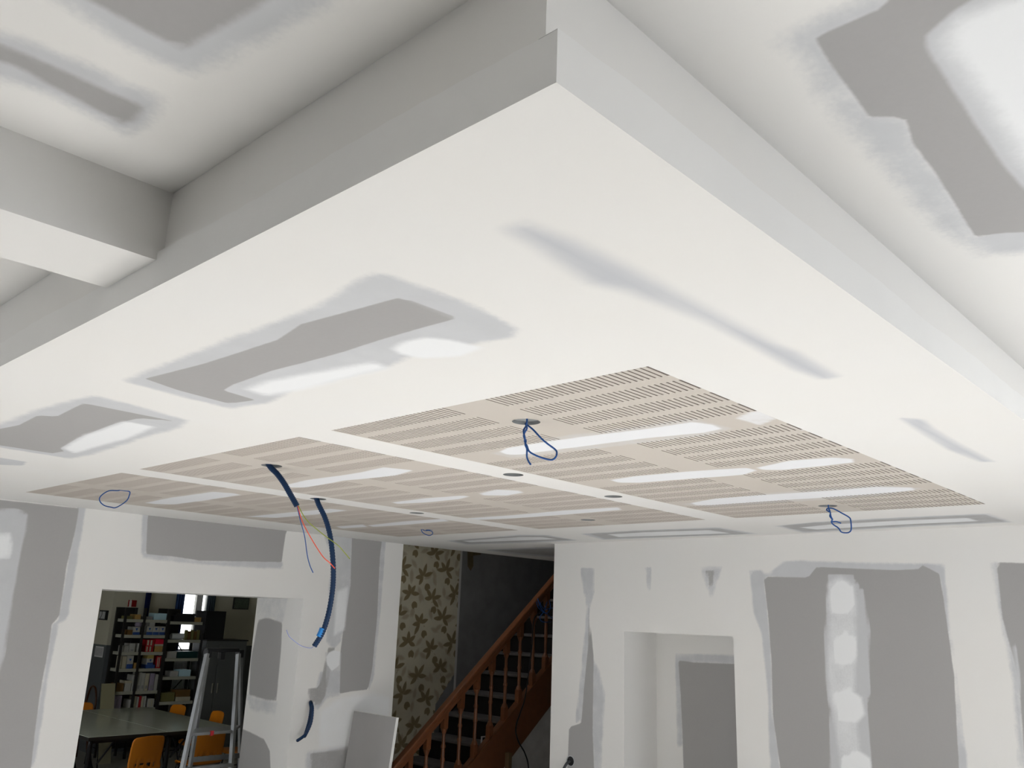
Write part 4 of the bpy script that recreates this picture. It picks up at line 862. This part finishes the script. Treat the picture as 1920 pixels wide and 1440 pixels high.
mb = MB(); mb.box(bx0, YF+.02, cz+.021, bx1, YF+.36, bz1); mb.build('carcass', pm('black'), B_, bevel=.004)
mb = MB(); mb.box(bx0+.02, YF+.012, cz+.04, bx1-.02, YF+.02, bz1-.02); mb.build('front', pm('black'), B_)
# cream board leaning at the end of the shelves
p = at_y(205, 1282, YF-.05); mb = MB(); mb.add([(p[0]-.09, YF-.25, 0), (p[0]+.10, YF-.25, 0), (p[0]+.10, YF-.02, p[2]), (p[0]-.09, YF-.02, p[2]), (p[0]-.09, YF-.23, 0), (p[0]+.10, YF-.23, 0), (p[0]+.10, YF, p[2]), (p[0]-.09, YF, p[2])],
  [(0, 1, 2, 3), (7, 6, 5, 4), (0, 4, 5, 1), (1, 5, 6, 2), (2, 6, 7, 3), (3, 7, 4, 0)]); tag(mb.build('cream_board', mat('cream_board', (.33, .31, .2, 1), .6)), 'narrow cream board leaning at the end of the shelves', 'board')

# ---- tables
TZ = .75; TX0, TX1, TXM, TY0, TY1 = 4.11, 5.87, 5.0, 9.98, 12.5
M_top = mat('table_laminate', (.56, .59, .50, 1), .12, noise=.08, nscale=6, spec=.6); M_edge = mat('table_edge', (.02, .018, .016, 1), .5)
for i, (a, c) in enumerate(((TX0, TXM-.002), (TXM+.002, TX1))):
    T = empty('folding_table', ((a+c)/2, (TY0+TY1)/2, 0)); tag(T, 'pale laminate folding table with black arched legs, '+('on the doorway side' if i == 0 else 'on the shelf side')+' of the pair', 'table', 'pair of folding tables')
    mb = MB(); mb.box(a+.004, TY0+.004, TZ-.004, c-.004, TY1-.004, TZ); mb.build('table_top', M_top, T)
    mb = MB(); mb.box(a, TY0, TZ-.04, c, TY1, TZ-.004); mb.build('edge_band', M_edge, T)
    for y in (TY0+.18, TY1-.18):
        s_ = 1 if y < 11 else -1
        for x in (a+.10, c-.10):
            mb = MB(); pts = spline([(x, y, TZ-.04), (x, y, .42), (x, y+s_*.03, .22), (x, y+s_*.12, .08), (x, y+s_*.26, .03), (x, y+s_*.4, .018)], 5); mb.tube(pts, .026, 8); mb.build('leg', M_blk, T, smooth=True)
        mb = MB(); mb.obox((a+.1, y, TZ-.07), (c-.1, y, TZ-.07), .03, .04); mb.build('cross_rail', M_blk, T)
    mb = MB(); mb.tube([((a+c)/2, TY0+.3, TZ-.05), ((a+c)/2, TY0+.75, .35)], .012, 6); mb.build('brace', M_blk, T, smooth=True)

# ---- orange chairs
M_or = mat('orange_plastic', rgb(206, 122, 18), .3, spec=.5, noise=.12, nscale=4)
def make_chair():
    r = empty('orange_chair', (0, 0, 0))
    prof = [(.20, .405), (.19, .43), (.14, .443), (.04, .438), (-.08, .43), (-.14, .432), (-.175, .45), (-.195, .49), (-.205, .535), (-.215, .60), (-.228, .68), (-.24, .75), (-.247, .79), (-.252, .805)]
    wid = [.17, .19, .2, .2, .198, .195, .19, .186, .184, .185, .186, .183, .172, .15]
    us = [-1, -.9, -.74, -.6, -.52, -.34, -.26, -.08, 0, .08, .26, .34, .52, .6, .74, .9, 1]; mb = MB()
    for (y, z), w_ in zip(prof, wid):
        for u in us:
            c = u*u; mb.v.append((u*w_, y+(.028*c if z > .5 else 0), z+(.012*c if z < .46 else 0)-(.012*c if z > .78 else 0)))
    n = len(us); gaps = {3, 4, 6, 9, 11, 12}
    for i in range(len(prof)-1):
        for j in range(n-1):
            if i == 7 and j in (3, 5, 6, 9, 10, 12): continue
            mb.f.append((i*n+j, i*n+j+1, (i+1)*n+j+1, (i+1)*n+j)); mb.mi.append(0)
    o = mb.build('seat_shell', M_or, r, smooth=True); sm = o.modifiers.new('thick', 'SOLIDIFY'); sm.thickness = .008; sm.offset = 0
    for sx in (-1, 1):
        mb = MB(); mb.tube(spline([(sx*.15, .13, .425), (sx*.17, .16, .3), (sx*.19, .20, .0)], 5), .0095, 7); mb.build('leg', M_blk, r, smooth=True)
        mb = MB(); mb.tube(spline([(sx*.15, -.08, .42), (sx*.17, -.14, .3), (sx*.19, -.22, .0)], 5), .0095, 7); mb.build('leg', M_blk, r, smooth=True)
    mb = MB(); mb.tube([(-.155, .13, .415), (.155, .13, .415)], .009, 7); mb.tube([(-.155, -.08, .415), (.155, -.08, .415)], .009, 7)
    for sx in (-1, 1): mb.tube([(sx*.155, -.08, .415), (sx*.155, .13, .415)], .009, 7); mb.tube([(sx*.172, .17, .24), (sx*.172, -.165, .24)], .007, 6)
    mb.build('under_frame', M_blk, r, smooth=True); return r
def copy_tree(o, parent=None):
    c = o.copy(); col.objects.link(c); c.parent = parent
    for ch in list(o.children): copy_tree(ch, c)
    return c
proto = make_chair()
GC = 'orange plastic chairs around the tables'
spots = [(4.49, 9.63, 0.10, 'orange plastic chair with slotted back tucked under the near table end, clear of the stepladder'), (5.27, 9.72, -.02, 'orange plastic chair seen through the stepladder at the near table end'),
         (5.93, 12.05, math.pi/2+.1, 'orange plastic chair on the cabinet side of the tables, closest to the shelves'), (6.02, 11.15, math.pi/2-.05, 'orange plastic chair on the cabinet side, middle of three'), (6.13, 10.24, math.pi/2+.05, 'orange plastic chair on the cabinet side, closest to the opening'),
         (5.12, 12.68, math.pi, 'orange plastic chair at the far table end in front of the dado'), (3.80, 10.0, -math.pi/2+.25, 'orange plastic chair half hidden by the opening edge beside the tables')]
for i, (x, y, a, lb) in enumerate(spots):
    o = proto if i == 0 else copy_tree(proto); o.location = (x, y, 0); o.rotation_euler = (0, 0, a); tag(o, lb, 'chair', GC)
# dark wooden chair by the dado
r = empty('wooden_chair', (5.25, 13.35, 0)); tag(r, 'dark brown bentwood chair against the grey dado', 'chair'); M_dw = mat('dark_wood', rgb(84, 48, 28), .4, noise=.3, nscale=10); cx, cy = 5.25, 13.35
mb = MB(); mb.lathe((cx, cy, .44), [(.19, 0), (.2, .015), (.19, .03)], 20); mb.build('seat', M_dw, r)
mb = MB(); mb.tube(spline([(cx+.17, cy+.17, .45), (cx+.20, cy+.17, .75), (cx+.20, cy+.08, .95), (cx+.20, cy-.08, .95), (cx+.20, cy-.17, .75), (cx+.17, cy-.17, .45)], 7), .014, 8); mb.build('back_hoop', M_dw, r, smooth=True)
for sx in (-1, 1):
    for sy in (-1, 1): mb = MB(); mb.tube([(cx+sx*.15, cy+sy*.15, .44), (cx+sx*.19, cy+sy*.19, 0)], .015, 8); mb.build('leg', M_dw, r, smooth=True)

# ---- aluminium stepladder in the opening
LY = 7.1; L = empty('stepladder', tuple(np.array([at_y(420, 1300, LY)[0], LY, 0]))); tag(L, 'paint-spattered aluminium stepladder standing behind the opening', 'ladder')
M_al = mat('aluminium', (.36, .37, .38, 1), .42, .7, noise=.35, nscale=18, spec=.5)
def extrap(top, px, py, y):
    p = at_y(px, py, y); d = p-top; t = -top[2]/d[2]; return top+d*t
tops = [at_y(388, 1226, LY-.02), at_y(447, 1226, LY-.02)]; topb = [at_y(390, 1226, LY+.03), at_y(451, 1226, LY+.03)]
fb = [extrap(tops[0], 342, 1440, LY-.20), extrap(tops[1], 433, 1440, LY-.20)]; bb = [extrap(topb[0], 356, 1440, LY+.20), extrap(topb[1], 450, 1440, LY+.20)]
for a, c in zip(tops, fb): mb = MB(); mb.obox(a, c, .022, .05, (0, 1, 0)); o = mb.build('front_rail', M_al, L); mb = MB(); mb.box(c[0]-.02, c[1]-.035, 0, c[0]+.02, c[1]+.035, .03); mb.build('rubber_foot', M_blk, o)
for a, c in zip(topb, bb): mb = MB(); mb.obox(a, c, .022, .04, (0, 1, 0)); o = mb.build('rear_rail', M_al, L); mb = MB(); mb.box(c[0]-.02, c[1]-.03, 0, c[0]+.02, c[1]+.03, .03); mb.build('rubber_foot', M_blk, o)
def on(a, c, z): t = (z-a[2])/(c[2]-a[2]); return a+(c-a)*t
# top handle bar with its hook
mb = MB(); hz = tops[0][2]
mb.obox(tops[0]+np.array([-.005, .02, .03]), tops[1]+np.array([.005, .02, .03]), .05, .03); mb.build('top_bar', M_blk, L, bevel=.006)
for a, c in zip(tops, topb): mb = MB(); m_ = (a+c)/2; mb.box(m_[0]-.022, m_[1]-.04, m_[2]-.03, m_[0]+.022, m_[1]+.04, m_[2]+.035); mb.build('hinge_cap', M_blk, L, bevel=.006)
m_ = (tops[0]+tops[1])/2; mb = MB(); mb.box(m_[0]-.028, m_[1]+.0, m_[2]-.05, m_[0]+.028, m_[1]+.04, m_[2]+.02); mb.build('hook', M_blk, L, bevel=.01)
pz = at_y(400, 1371, LY-.12)[2]
for k, z in enumerate((pz, pz-.26, pz-.52, pz-.78)):
    a, c = on(tops[0], fb[0], z), on(tops[1], fb[1], z); mb = MB()
    if k == 0:
        d0, d1 = on(topb[0], bb[0], z), on(topb[1], bb[1], z); mb.add([a, c, d1, d0, a-np.array([0, 0, .022]), c-np.array([0, 0, .022]), d1-np.array([0, 0, .022]), d0-np.array([0, 0, .022])], [(0, 1, 2, 3), (7, 6, 5, 4), (0, 4, 5, 1), (1, 5, 6, 2), (2, 6, 7, 3), (3, 7, 4, 0)]); o = mb.build('platform', M_al, L)
        mm = (a+c)/2; mb = MB(); mb.box(mm[0]-.014, mm[1]-.008, z-.03, mm[0]+.014, mm[1]+.012, z+.008); mb.build('red_catch', mat('red_plastic', rgb(190, 50, 60), .4), o)
    else:
        if z > .1: mb.obox(a, c, .05, .025, (0, 0, 1)); mb.build('step', M_al, L)
z = at_y(400, 1422, LY+.16)[2]
for zz in (z, z-.45):
    if zz > .1: mb = MB(); mb.obox(on(topb[0], bb[0], zz), on(topb[1], bb[1], zz), .02, .04); mb.build('rear_brace', M_al, L)
